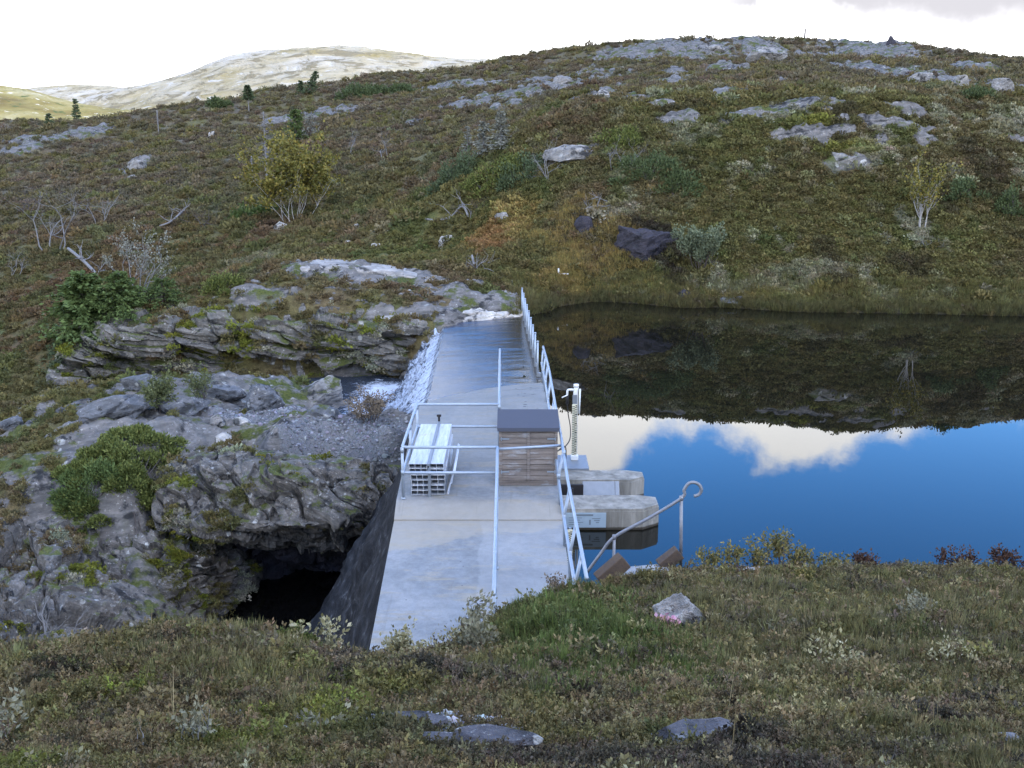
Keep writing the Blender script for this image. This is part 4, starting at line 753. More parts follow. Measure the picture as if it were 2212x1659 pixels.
def boulder(label, u, v, w, h, mat, seed, group=None, y=None, sink=.3, depth=None, planes=16, sub=5, taper=0., flat=False, name='boulder', cat='boulder', dip=0.):
    """w, h: size in the picture's units; stands where its foot meets the ground"""
    r_ = np.random.default_rng(seed); c = cast(u, v + h * .42, HF) if y is None else P(u, v + h * .42, y); k = ppm(c[1], c[2]) / US
    W, H = w / k, h / k / max(.55, math.cos(math.atan2(CAM_Z - c[2], c[1]))); Dp = depth or .75 * W
    bm = bmesh.new(); bmesh.ops.create_icosphere(bm, subdivisions=sub, radius=1); p = np.array([q.co[:] for q in bm.verts]); f = np.array([[q.index for q in fc.verts] for fc in bm.faces]); bm.free()
    for _ in range(planes):
        n_ = r_.normal(size=3); n_ /= np.linalg.norm(n_); d_ = r_.uniform(.5, .85); e = p @ n_ - d_; p -= np.maximum(e, 0)[:, None] * n_ * .96
    if flat: p[:, 2] = np.minimum(p[:, 2], .3 + .06 * fbm(p[:, 0] * 2, p[:, 1] * 2, 0, 3))
    if taper: p[:, :2] *= (1 - taper * np.clip((p[:, 2:3] + .3) / 1.3, 0, 1)); p[:, 0] += .12 * p[:, 2]
    p /= np.abs(p).max(0)
    S = np.array([W / 2, Dp / 2, H * (.5 + sink)]) ; p = p * S
    if dip: M_ = np.array(Matrix.Rotation(dip, 3, 'Y')); p = p @ M_.T
    a = .035 * min(W, H * 2); o_ = r_.uniform(0, 50, 3); q = p / max(W, H) * 7
    p = p + (p / (np.linalg.norm(p, axis=1)[:, None] + 1e-6)) * (a * fbm(q[:, 0] + o_[0], q[:, 1] + o_[1], q[:, 2] * 1.6 + o_[2], 4, .6))[:, None]
    ctr = c + np.array([0, Dp * .3, H * .5 - sink * H * .5])
    ob = np_mesh(name, p + ctr, f, mat, smooth=False, loc=ctr); ob.data.set_sharp_from_angle(angle=R(32)) if hasattr(ob.data, 'set_sharp_from_angle') else None
    return tag(ob, label, cat, group)
G1 = 'boulders on the heath slope'; G2 = 'rocks beside the stream'; G3 = 'stones in the near heath'
for i, (lb, u, v, w, h, m_, g_) in enumerate([
    ('rounded pale boulder just below the yellow birch', 605, 490, 36, 20, ROCK_PALE, G1), ('grey boulder with a dark hollow on the left heath slope', 292, 360, 44, 26, ROCK_HILL, G1), ('low pale stone under the dark hollowed boulder', 285, 385, 30, 10, ROCK_HILL, G1),
    ('pale slanted boulder left of the orange grass', 962, 525, 44, 22, ROCK_PALE, G1), ('small white stone above the rock dome', 812, 532, 34, 11, ROCK_PALE, G1), ('tiny white stone left of the small white one above the dome', 768, 490, 20, 9, ROCK_PALE, G1), ('small pale stone between birch and rock dome', 752, 527, 20, 10, ROCK_PALE, G1),
    ('small pointed white stone upright on a low mound', 456, 294, 18, 18, ROCK_PALE, G1), ('yellow lichen covered boulder above the orange grass', 1088, 473, 40, 22, ROCK_HILL, G1), ('large undercut grey boulder among bare dead birches', 1240, 338, 140, 36, ROCK_HILL, G1), ('long pale undercut slab on the right slope', 1830, 346, 96, 26, ROCK_HILL, G1),
    ('small white stone beside the undercut slab', 1866, 355, 22, 14, ROCK_PALE, G1), ('pale boulder alone in the middle of the upper heath', 1302, 206, 34, 18, ROCK_PALE, G1), ('large pale outcrop block under the skyline post', 1660, 120, 90, 34, ROCK_HILL, G1), ('grey block left of the pale outcrop near the skyline', 1545, 105, 46, 20, ROCK_HILL, G1),
    ('pale boulder on the high left shoulder slope', 1215, 175, 44, 16, ROCK_HILL, G1), ('dark wet rock step at the lake inlet', 1480, 640, 40, 22, ROCK_DARK, G1), ('flat grey rock at the far waterline', 1590, 652, 100, 14, ROCK_SLAB, G1), ('pale stone on the dark ledge above the inlet', 1310, 467, 60, 14, ROCK_PALE, G1), ('small pale boulder near the middle of the ridge', 1785, 240, 34, 18, ROCK_HILL, G1),
    ('steep grey block below the ridge cairn', 1990, 172, 60, 34, ROCK_HILL, G1), ('broken grey block at the right end of the ridge', 2075, 182, 40, 26, ROCK_HILL, G1), ('dark broken crag near the right picture edge', 2165, 190, 60, 30, ROCK_HILL, G1), ('small grey stone left of the slabs on the right slope', 1420, 292, 34, 14, ROCK_HILL, G1),
    ('long grey slab with rust patches on the left shelf', 240, 890, 160, 40, ROCK_SLAB, G2), ('pale blue sloping slab at the left dome foot', 305, 832, 120, 24, ROCK_SLAB, G2), ('angular blue grey boulder at the gravel edge', 560, 868, 100, 50, ROCK_SLAB, G2), ('mossy boulder with pale ribs in the stream bend', 690, 855, 120, 46, ROCK_HILL, G2), ('flat blue rock under the dome foot', 480, 855, 100, 26, ROCK_SLAB, G2),
    ('smooth dark rock in the stream below the bush', 700, 897, 80, 24, ROCK_SLAB, G2), ('tilted pale slab by the juniper tip', 480, 960, 90, 24, ROCK_PALE, G2), ('low grey boulder at the left picture edge', 25, 915, 60, 24, ROCK_SLAB, G2), ('small reddish stone on the gravel left edge', 470, 915, 34, 24, ROCK_HILL, G2), ('small pinkish stone right of the reddish gravel stone', 515, 912, 40, 16, ROCK_PALE, G2),
    ('grey slab left of the gravel beneath the mossy shelf', 380, 880, 120, 26, ROCK_SLAB, G2)]):
    boulder(lb, u, v, w, h, m_, 100 + i, g_, sub=4 if w < 60 else 5)
boulder('large black wet rock set in the slope above the lake inlet', 1390, 535, 150, 80, ROCK_DARK, 77, None, sink=.4, depth=1.6, planes=10)
boulder('small black wet rock left of the large black one', 1266, 492, 54, 34, ROCK_DARK, 78, None, sink=.4, planes=10, sub=4)
boulder('triangular pale grey stone set upright in the green grass', 1462, 1340, 132, 60, ROCK_HILL, 7, G3, planes=7, sink=.25, taper=.75)
boulder('flat oval grey rock slab sunk in the near heath', 1505, 1592, 205, 16, ROCK_FLAT, 21, G3, sink=1.2, depth=.17, flat=True)
boulder('dark flat bedrock slab at the lower middle', 1070, 1600, 210, 14, ROCK_FLAT, 22, G3, sink=1.2, depth=.15, flat=True)
boulder('long pale bedrock slab beside the gravel patch', 890, 1562, 230, 13, ROCK_FLAT, 23, G3, sink=1.2, depth=.12, flat=True)
boulder('narrow bedrock slab under the long pale slab', 940, 1604, 150, 10, ROCK_FLAT, 24, G3, sink=1.2, depth=.1, flat=True)
boulder('small rock slab cut by the right picture edge', 2190, 1608, 60, 16, ROCK_SLAB, 25, G3, sink=.6, depth=.1, sub=4)
# cairn and post on the skyline
cn = boulder('square stone cairn on the right of the skyline', 1927, 94, 26, 22, ROCK_DARK, 61, None, y=171, sub=4, name='cairn', cat='cairn')
c_ = cast(1738, 86, HF); po = empty('marker_post', tuple(c_), 'lone thin marker post standing on the skyline of the ridge', 'post')
m = MB(); m.tube([c_ - [0, 0, .6], c_ + [0, 0, 1.4], c_ + [0.05, 0, 1.75]], [.16, .13, .1], 6); m.build('pole', ROCK_DARK, po)
c_ = cast(1212, 606, HF); po = empty('marker_post', tuple(c_), 'white T shaped marker post on the grassy far shore', 'post')
MB().tube([c_ - [.12, 0, .3], c_ + [-.12, 0, .55]], .035, 8).build('pole', WPL, po, True); MB().tube([c_ + [-.12, 0, .3], c_ + [.33, 0, .3]], .03, 8).build('arm', WPL, po, True)
# ------------------------------------------------------------------ ground cover (instanced tufts)
t = NT('tinted_leaf'); ai = t.n('ShaderNodeAttribute', attribute_type='INSTANCER', attribute_name='tint'); rn = t.n('ShaderNodeTexNoise'); t.l(t.pos(), rn.inputs['Vector']); rn.inputs['Scale'].default_value = 37.
al = t.n('ShaderNodeAttribute', attribute_name='leaf'); 
c_ = t.mix(1., ai.outputs['Color'], t.ramp(al.outputs['Fac'], [(0, .65), (1, 1.35)]), 'MULTIPLY')
t.bsdf(c_, .8, spec=.15); TINT = t.m
def leaf_mesh(name, L):
    """L: list of (base, tip, width vector, shade) -> diamond leaves"""
    V = []; F = []; S = []
    for b, tp, wv, s_ in L:
        k = len(V); md = b + (tp - b) * .5; V += [b, md + wv, tp, md - wv]; F.append((k, k + 1, k + 2, k + 3)); S += [s_] * 4
    me = bpy.data.meshes.new(name); me.from_pydata([tuple(q) for q in V], [], F); me.materials.append(TINT); fattr(me, 'leaf', S)
    return bpy.data.objects.new(name, me)
def rv(r_, zmin=-1.):
    while True:
        q = r_.normal(size=3); q /= np.linalg.norm(q)
        if q[2] >= zmin: return q
def clump(seed, n, size, hgt, upright=.3):
    r_ = np.random.default_rng(seed); L = []
    lobes = [(r_.uniform(-.5, .5), r_.uniform(-.5, .5), r_.uniform(.45, .7), r_.uniform(.5, 1)) for _ in range(5)]
    for i in range(n):
        lx, ly, lr, lh = lobes[i % 5]; q = rv(r_, -.1); b = np.array([lx, ly, 0]) + q * np.array([lr, lr, hgt * lh]) * r_.uniform(.6, 1.05)
        d = q + r_.normal(size=3) * .5 + [0, 0, upright]; d /= np.linalg.norm(d); w_ = np.cross(d, rv(r_)); w_ /= np.linalg.norm(w_) + 1e-6
        s = size * r_.uniform(.6, 1.4); L.append((b, b + d * s, w_ * s * .3, r_.uniform(0, 1)))
    return leaf_mesh('heath_clump', L)
def tuft(seed, n, spread, lean, wid=.022):
    r_ = np.random.default_rng(seed); L = []
    for i in range(n):
        a = r_.uniform(0, 6.28); rr = spread * r_.uniform(0, 1); b = np.array([math.cos(a) * rr, math.sin(a) * rr, -.05]); h = r_.uniform(.5, 1.); d = np.array([math.cos(a) * lean * r_.uniform(.2, 1.2), math.sin(a) * lean * r_.uniform(.2, 1.2), 1]) * h
        w_ = np.array([-math.sin(a + 1), math.cos(a + 1), 0]) * wid; L.append((b, b + d, w_, r_.uniform(0, 1)))
    return leaf_mesh('grass_tuft', L)
def sprig(seed, n, twigs, size):
    r_ = np.random.default_rng(seed); L = []
    for k in range(twigs):
        a = r_.uniform(0, 6.28); tip = np.array([math.cos(a) * r_.uniform(.2, .9), math.sin(a) * r_.uniform(.2, .9), r_.uniform(.5, 1.)]); L.append((np.zeros(3), tip, np.array([.015, .01, 0]), 0.))
        for j in range(n):
            b = tip * r_.uniform(.25, 1); d = rv(r_, -.2) + tip * .6; d /= np.linalg.norm(d); w_ = np.cross(d, rv(r_)); w_ /= np.linalg.norm(w_) + 1e-6; s = size * r_.uniform(.6, 1.3); L.append((b, b + d * s, w_ * s * .27, r_.uniform(.2, 1)))
    return leaf_mesh('heath_sprig', L)
def pebble(seed):
    r_ = np.random.default_rng(seed); bm = bmesh.new(); bmesh.ops.create_icosphere(bm, subdivisions=1, radius=1)
    for q in bm.verts: q.co *= r_.uniform(.7, 1.1); q.co.z *= .6
    me = bpy.data.meshes.new('pebble'); bm.to_mesh(me); bm.free(); me.materials.append(TINT); fattr(me, 'leaf', [.5] * len(me.vertices)); return bpy.data.objects.new('pebble', me)
def scatter(name, objs, pts, scl, tint, tilt=.15, flat=None):
    """stuff: one object whose points carry instanced tufts"""
    n = len(pts); me = bpy.data.meshes.new(name); me.vertices.add(n); me.vertices.foreach_set('co', pts.astype(np.float32).ravel()); fattr(me, 'scl', scl); cattr(me, 'tint', np.clip(tint, .003, 1))
    a_ = me.attributes.new('rot', 'FLOAT_VECTOR', 'POINT'); a_.data.foreach_set('vector', np.c_[RNG.normal(0, tilt, n), RNG.normal(0, tilt, n), RNG.uniform(0, 6.283, n)].astype(np.float32).ravel())
    a_ = me.attributes.new('pick', 'INT', 'POINT'); a_.data.foreach_set('value', RNG.integers(0, len(objs), n).astype(np.int32))
    ob = bpy.data.objects.new(name, me); COL.objects.link(ob); tag(ob, kind='stuff')
    ng = bpy.data.node_groups.new(name, 'GeometryNodeTree'); ng.interface.new_socket('Geometry', in_out='INPUT', socket_type='NodeSocketGeometry'); ng.interface.new_socket('Geometry', in_out='OUTPUT', socket_type='NodeSocketGeometry')
    N = ng.nodes.new; Lk = ng.links.new; gi = N('NodeGroupInput'); go = N('NodeGroupOutput'); jn = N('GeometryNodeJoinGeometry')
    def at(nm, ty): q = N('GeometryNodeInputNamedAttribute'); q.data_type = ty; q.inputs['Name'].default_value = nm; return q.outputs['Attribute']
    pk, rt, sc_ = at('pick', 'INT'), at('rot', 'FLOAT_VECTOR'), at('scl', 'FLOAT')
    for k, o in enumerate(objs):
        ip = N('GeometryNodeInstanceOnPoints'); oi = N('GeometryNodeObjectInfo'); oi.inputs['Object'].default_value = o; oi.inputs['As Instance'].default_value = True
        cm = N('FunctionNodeCompare'); cm.data_type = 'INT'; cm.operation = 'EQUAL'
        ii = [s_ for s_ in cm.inputs if s_.type == 'INT']; Lk(pk, ii[0]); ii[1].default_value = k
        Lk(gi.outputs[0], ip.inputs['Points']); Lk(cm.outputs[0], ip.inputs['Selection']); Lk(oi.outputs['Geometry'], ip.inputs['Instance']); Lk(rt, ip.inputs['Rotation']); Lk(sc_, ip.inputs['Scale']); Lk(ip.outputs[0], jn.inputs[0])
    Lk(jn.outputs[0], go.inputs[0]); md = ob.modifiers.new('tufts', 'NODES'); md.node_group = ng
    return ob
def sow(n, a0, a1, r0, r1, seed):
    r_ = np.random.default_rng(seed); a = r_.uniform(R(a0), R(a1), n); b = np.exp(r_.uniform(math.log(r0), math.log(r1), n)); x, y = np.sin(a) * b, np.cos(a) * b; m = rockmask(x, y); return x, y, hills(x, y, m), m
onpier = lambda x, y: (x > -3.0) & (x < 1.1) & (y > 10.6) & (y < 44)
def vary(c, lo=.72, hi=1.3):
    n = len(c); return c * RNG.uniform(lo, hi, n)[:, None] * (1 + RNG.normal(0, .045, (n, 3)))
CLUMPS = [clump(k, 150, .26, .75) for k in range(4)]; TUFTS = [tuft(k, 34, .3, .45) for k in range(3)]; SPRIGS = [sprig(k, 16, 7, .19) for k in range(5)]
x, y, z, m = sow(75000, -40, 40, 37, 225, 1); ok = ((m < .36) | ((m < .8) & (RNG.random(len(m)) < .14))) & ((z > .1) | (x < -2)) & ~onpier(x, y); x, y, z = x[ok], y[ok], z[ok]
s = .0052 * y * (1 - .4 * sstep(70, 150, y)) * RNG.gamma(6, 1 / 6., len(x)); scatter('heath_cover', CLUMPS, np.c_[x, y, z - .1 * s], s, vary(cover(x, y)))
x, y, z, m = sow(9000, -31, -5, 19, 38, 2); ok = (m < .42) & (z > -2.6) & ~onpier(x, y); x, y, z = x[ok], y[ok], z[ok]
s = .006 * y * RNG.gamma(6, 1 / 6., len(x)); scatter('shelf_heath', CLUMPS, np.c_[x, y, z - .1 * s], s, vary(cover(x, y)))
x, y, z, m = sow(18000, 0, 40, 41, 50, 3); ok = (z > -.03) & (z < 1.0) & (m < .5); x, y, z = x[ok], y[ok], z[ok]
s = RNG.uniform(.2, .5, len(x)); scatter('shore_grass', TUFTS, np.c_[x, y, z], s, vary(.5 * cover(x, y) + .5 * PAL['olive']))
x, y, z, m = sow(2500, 1, 8, 45, 54, 4); ok = (z > .3); x, y, z = x[ok], y[ok], z[ok]
ok = fbm(x / 2, y / 2, 9, 3) + 1.2 * np.clip(1 - np.hypot((x - 3.6) / 3.2, (y - 49) / 3.6), -1, 1) > .25; x, y, z = x[ok], y[ok], z[ok]
s = RNG.uniform(.25, .5, len(x)); scatter('autumn_grass', TUFTS, np.c_[x, y, z], s, vary(.4 * cover(x, y) + .6 * PAL['ochre']))
x, y, z, m = sow(42000, -3, 40, 44, 64, 14); ok = (m < .36) & (z > .25); x, y, z = x[ok], y[ok], z[ok]
s = .0042 * y * RNG.gamma(6, 1 / 6., len(x)); scatter('heath_cover', CLUMPS, np.c_[x, y, z - .1 * s], s, vary(cover(x, y)))
# plants on the ledges of the rock faces
LP = []; LN = []
for o in [o for o in COL.objects if o.name.startswith('rock_face') and o.data.materials[0] in (ROCK_NEAR, ROCK_DOME)]:
    me = o.data; v = np.empty(len(me.vertices) * 3, np.float32); me.vertices.foreach_get('co', v); nn = np.empty_like(v); me.vertices.foreach_get('normal', nn); LP.append(v.reshape(-1, 3)); LN.append(nn.reshape(-1, 3))
LP = np.concatenate(LP); LN = np.concatenate(LN); nz_ = np.abs(LN[:, 2]); q = fbm(LP[:, 0] / 1.4, LP[:, 1] / 1.4, LP[:, 2] / 1.1, 4)
ok = (nz_ > .55) & (q > .12) & (RNG.random(len(LP)) < .1) & ~((LP[:, 0] > -3.2) & (LP[:, 1] > 40)) & ((LP[:, 1] > 30) | (LP[:, 0] < -6.3) | (RNG.random(len(LP)) < .07)); LP = LP[ok]; s = .005 * LP[:, 1] * RNG.gamma(5, 1 / 5., len(LP)); lt = cover(LP[:, 0], LP[:, 1]); k = fbm(LP[:, 0], LP[:, 1], LP[:, 2], 3) > .3; lt[k] = PAL['lichen'] * .8; kk = fbm(LP[:, 0] / 2, LP[:, 1] / 2, 60, 3) > .1; lt[kk & ~k] = PAL['moss'] * .7
scatter('ledge_plants', CLUMPS, LP - [0, 0, .04], s, vary(lt))
# the near bank
SLABS = [(o.location.x, o.location.y, o.dimensions.x / 2 + .01, o.dimensions.y / 2 + .03) for o in COL.objects if o.get("group") == G3]
def on_slab(x, y):
    r = np.zeros(len(x), bool)
    for a, b, c, d in SLABS: r |= ((x - a) / c) ** 2 + ((y - b) / d) ** 2 < .85
    return r
def bank(n, seed, r0=2.0, r1=17.4):
    x, y, z, m = sow(n, -60, 60, r0, r1, seed); g = gravel(x, y); ok = (z > .06) & ~onpier(x, y) & (np.abs(x) < 14) & (g < RNG.uniform(.2, .9, len(x))) & ((y < 9.5) | (x > 0)) & ~on_slab(x, y); return x[ok], y[ok], z[ok], ok
x, y, z, _ = bank(140000, 5); s = np.clip(.0112 * y, .028, .10) * RNG.gamma(7, 1 / 7., len(x)); scatter('near_heath', SPRIGS, np.c_[x, y, z - .15 * s], s, vary(cover(x, y) * 1.05, .5, 1.5), .3)
x, y, z, _ = bank(40000, 6); s = np.clip(.0125 * y, .03, .12) * RNG.gamma(7, 1 / 7., len(x)); scatter('near_moss', CLUMPS, np.c_[x, y, z - .1 * s], s * .8, vary(cover(x, y)), .3)
x, y, z, _ = bank(40000, 7, 3.2); gd = fbm(x / 1.1, y / 1.1, 51, 3) + .5 * (x > .3) * (y > 6) + .25 * (y > 5.5); ok = gd > RNG.uniform(-.1, .7, len(x)); x, y, z = x[ok], y[ok], z[ok]
gk = sstep(0, .35, _spot(x, y, 1280, 1320, 190, 75) + .2 * fbm(x, y, 5, 2)); gcol = (PAL['straw'] * .8)[None] * RNG.uniform(.5, 1.2, len(x))[:, None]; gcol = gcol * .5 + .5 * np.array([.07, .08, .022]); gcol = gcol * (1 - gk[:, None]) + gk[:, None] * np.array([.095, .12, .035])
s = np.clip(.022 * y, .07, .2) * RNG.uniform(.5, 1.2, len(x)) * (1 - .45 * sstep(12, 15, y)); scatter('near_grass', TUFTS, np.c_[x, y, z], s, vary(gcol), .2)
x, y, z, _ = bank(2400, 8, 2.3, 8); s = RNG.uniform(.03, .07, len(x)); ok = fbm(x / .6, y / .6, 71, 3) > .3; scatter('pale_leaves', [sprig(20 + k, 7, 3, .34) for k in range(3)], np.c_[x, y, z][ok], s[ok], vary(np.tile([.2, .19, .11], (ok.sum(), 1))), .3)
r_ = np.random.default_rng(12); n = 5000; x = r_.normal(-.45, .5, n); y = r_.normal(4.15, .32, n); k = r_.random(n) < .35; x[k] = r_.normal(2.9, .6, k.sum()); y[k] = r_.normal(14.9, .45, k.sum()); z = HF(x, y); ok = z > .05
scatter('gravel', [pebble(k) for k in range(3)], np.c_[x, y, z][ok], (r_.gamma(3, .0035, n) * np.where(y > 8, 3, 1))[ok], vary(np.tile([.2, .2, .205], (ok.sum(), 1)), .5, 2.2), .5)
n = 9000; x = r_.uniform(-9.5, -2.7, n); y = r_.uniform(25.5, 31, n); ok = gravel(x, y) > r_.uniform(.2, .9, n); x, y = x[ok], y[ok]
scatter('gravel', [pebble(k) for k in range(3)], np.c_[x, y, HF(x, y)], r_.gamma(3, .011, len(x)), vary(np.tile([.17, .172, .18], (len(x), 1)), .5, 1.7), .5)
# ------------------------------------------------------------------ trees, shrubs, dead wood
def leaf_mat(name, a, b, c=None):
    t = NT(name); at_ = t.n('ShaderNodeAttribute', attribute_name='leaf'); st = [(0, a), (1, b)] if c is None else [(0, a), (.6, b), (1, c)]
    t.bsdf(t.ramp(at_.outputs['Fac'], st), .75, spec=.15); return t.m
def wood_mat(name, a, b, sc_=6):
    t = NT(name); p = t.pos(); t.bsdf(t.mix(t.noise(t.scaled(p, (1, 1, .4)), sc_, 5, .7), a, b), .85, spec=.2); return t.m
W_GREY = wood_mat('grey_dead_wood', (.11, .105, .10), (.27, .26, .25)); W_DARK = wood_mat('dark_twigs', (.05, .04, .035), (.13, .11, .10)); W_BIRCH = wood_mat('birch_bark', (.22, .2, .18), (.5, .48, .44)); W_RED = wood_mat('reddish_twigs', (.10, .06, .05), (.2, .13, .11))
L_BIRCH = leaf_mat('yellow_birch_leaf', (.08, .085, .02), (.17, .15, .035), (.25, .19, .045)); L_SPRUCE = leaf_mat('spruce_needle', (.05, .075, .022), (.11, .15, .045)); L_SPRUCED = leaf_mat('dark_spruce_needle', (.05, .07, .035), (.10, .13, .06))
L_JUN = leaf_mat('juniper_needle', (.045, .06, .016), (.12, .14, .035), (.18, .19, .055)); L_JUNB = leaf_mat('blue_juniper_needle', (.045, .065, .025), (.10, .125, .05)); L_WIL = leaf_mat('pale_willow_leaf', (.15, .135, .06), (.30, .27, .14), (.42, .38, .24)); L_WGRN = leaf_mat('green_willow_leaf', (.06, .075, .03), (.14, .15, .06))
L_YEL = leaf_mat('yellowing_willow_leaf', (.07, .075, .025), (.18, .155, .05), (.27, .2, .06)); L_RED = leaf_mat('red_dwarf_birch_leaf', (.05, .027, .018), (.10, .052, .03)); L_GRY = leaf_mat('grey_willow_leaf', (.08, .10, .055), (.17, .19, .11)); L_BRN = leaf_mat('brown_willow_leaf', (.11, .085, .06), (.24, .19, .13)); L_LICH = leaf_mat('lichened_twig', (.13, .13, .1), (.24, .24, .19))
PINK = leaf_mat('pink_petal', (.5, .22, .3), (.75, .45, .52)); L_PALE = leaf_mat('silver_willow_leaf', (.13, .125, .075), (.25, .235, .15))
def foliage(name, mat, parent, B, D, size, r_, wid=.3, jit=.6):
    """diamond leaves at points B growing along D"""
    n = len(B); D = D + r_.normal(size=(n, 3)) * jit; D /= np.linalg.norm(D, axis=1)[:, None]; Wv = np.cross(D, r_.normal(size=(n, 3))); Wv /= np.linalg.norm(Wv, axis=1)[:, None] + 1e-9
    s = size * r_.uniform(.6, 1.4, n)[:, None]; mid = B + D * s * .5; V = np.stack([B, mid + Wv * s * wid, B + D * s, mid - Wv * s * wid], 1).reshape(-1, 3)
    o = np_mesh(name, V, np.arange(4 * n).reshape(n, 4), mat, True, parent); fattr(o.data, 'leaf', np.repeat(np.clip(r_.normal(.5, .28, n), 0, 1), 4)); return o
def grow(m, p, d, L, rad, depth, r_, spread=.7, lift=.25, tips=None, kids=(2, 4), curl=.25, n=5, keep=.62, td=1):
    pts = [p]; q = np.array(p, float); d = np.array(d, float); k = 5 if depth > 0 else 4
    for i in range(k):
        d = d + r_.normal(size=3) * curl * .5; d[2] += lift * .12; d /= np.linalg.norm(d); q = q + d * L / k; pts.append(q.copy())
    rs = [rad * (1 - .6 * i / k) for i in range(k + 1)]; m.tube(pts, rs, n, cap=False)
    if tips is not None and depth <= td: tips += [(pts[j], d.copy()) for j in range(1, k + 1)]
    if depth > 0:
        for c in range(r_.integers(kids[0], kids[1] + 1)):
            j = r_.integers(2, k + 1); v_ = r_.normal(size=3); v_[2] = abs(v_[2]) * .6; v_ /= np.linalg.norm(v_); nd = d * (1 - spread) + v_ * spread; nd[2] += lift * .4; nd /= np.linalg.norm(nd)
            grow(m, pts[j], nd, L * keep * r_.uniform(.7, 1.2), rs[j] * .72, depth - 1, r_, spread, lift, tips, kids, curl, max(3, n - 1), keep, td)
def put(u, v, y=None):
    return cast(u, v, HF) if y is None else np.array([P(u, v, y)[0], y, float(HF(P(u, v, y)[0], y))])
def shrub(name, label, cat, u, v, w, h, seed, stems=5, wood=W_DARK, leaf=None, lsize=5., nl=6, y=None, group=None, depth=2, spread=.7, lift=.3, curl=.3, rad=None, wid=.28, partn=('stems', 'foliage'), kids=(2, 4), td=1):
    """w, h: spread and height in the picture's units"""
    r_ = np.random.default_rng(seed); c = put(u, v, y); k = ppm(c[1], c[2]) / US; W, H = w / k, h / k; o = empty(name, tuple(c), label, cat, group); m = MB(); tips = []
    for i in range(stems):
        a = r_.uniform(0, 6.28); off = np.array([math.cos(a), math.sin(a), 0]) * W * .5; b = c + off * r_.uniform(0, .35) - [0, 0, .03]; d = off * r_.uniform(.3, 1.1) / H + [0, 0, 1.]; d /= np.linalg.norm(d)
        grow(m, b, d, H * r_.uniform(.55, .8), rad or .011 * H + .28 / k, depth, r_, spread, lift, tips, kids, curl, td=td)
    if wood: m.build(partn[0], wood, o, True)
    if leaf:
        B = np.array([t_[0] for t_ in tips]).repeat(nl, 0); D = np.array([t_[1] for t_ in tips]).repeat(nl, 0); B = B + r_.normal(size=B.shape) * lsize / k * .6; foliage(partn[1], leaf, o, B, D, lsize / k, r_, wid)
    return o
def conifer(name, label, u, v, w, h, seed, leaf=L_SPRUCE, wood=W_DARK, bare=.12, dens=1., y=None, lean=0., group=None, droop=-.25, needle=True, one_side=0., lsize=None):
    r_ = np.random.default_rng(seed); c = put(u, v, y); k = ppm(c[1], c[2]) / US; W, H = w / k, h / k; o = empty(name, tuple(c), label, 'tree', group)
    ax = lambda q: c + np.array([lean * H * q, 0, H * q]); m = MB(); m.tube([ax(q) for q in np.linspace(-.03, 1, 8)], [max(.022 * H * (1 - q * .85), (.35 if needle else 1.1) / k) for q in np.linspace(0, 1, 8)], 6); m.build('trunk', wood, o, True)
    m = MB(); B = []; D = []; nw = int(max(12, min(30, h / 3.5)))
    for i in range(nw):
        q = bare + (1 - bare) * (i + .3) / nw; L = W * .5 * (1 - (q - bare) / (1 - bare)) ** .8 + .06 * W
        for j in range(r_.integers(4, 7)):
            a = r_.uniform(0, 6.28); q = min(.99, max(bare, bare + (1 - bare) * (i + r_.uniform(-.5, 1.1)) / nw))
            if one_side and math.cos(a) * one_side < -.2 and r_.random() < .75: continue
            l_ = L * r_.uniform(.55, 1.15); d = np.array([math.cos(a), math.sin(a), droop * (1 - q) + .15 * q]); p0 = ax(q); pts = [p0 + d * l_ * s_ + [0, 0, .12 * l_ * s_ * s_] for s_ in (0, .35, .7, 1)]
            m.tube(pts, [.25 * .022 * H + .15 / k, .1 * .022 * H + .12 / k, .1 / k, .06 / k], 4, cap=False)
            nn = int(26 * dens); s_ = r_.uniform(.15, 1.05, nn)[:, None]; B.append(p0 + d * l_ * s_ + [0, 0, .12 * l_] * s_ * s_ + r_.normal(size=(nn, 3)) * .06 * l_); side = np.array([-math.sin(a), math.cos(a), 0]) * r_.choice([-1, 1], nn)[:, None]; D.append(d + side * .9 + [0, 0, -.15])
    m.build('branches', wood, o, True)
    if needle: foliage('crown', leaf, o, np.concatenate(B), np.concatenate(D), lsize / k if lsize else max(.075 * H, 3.2 / k), r_, .22, .35)
    return o
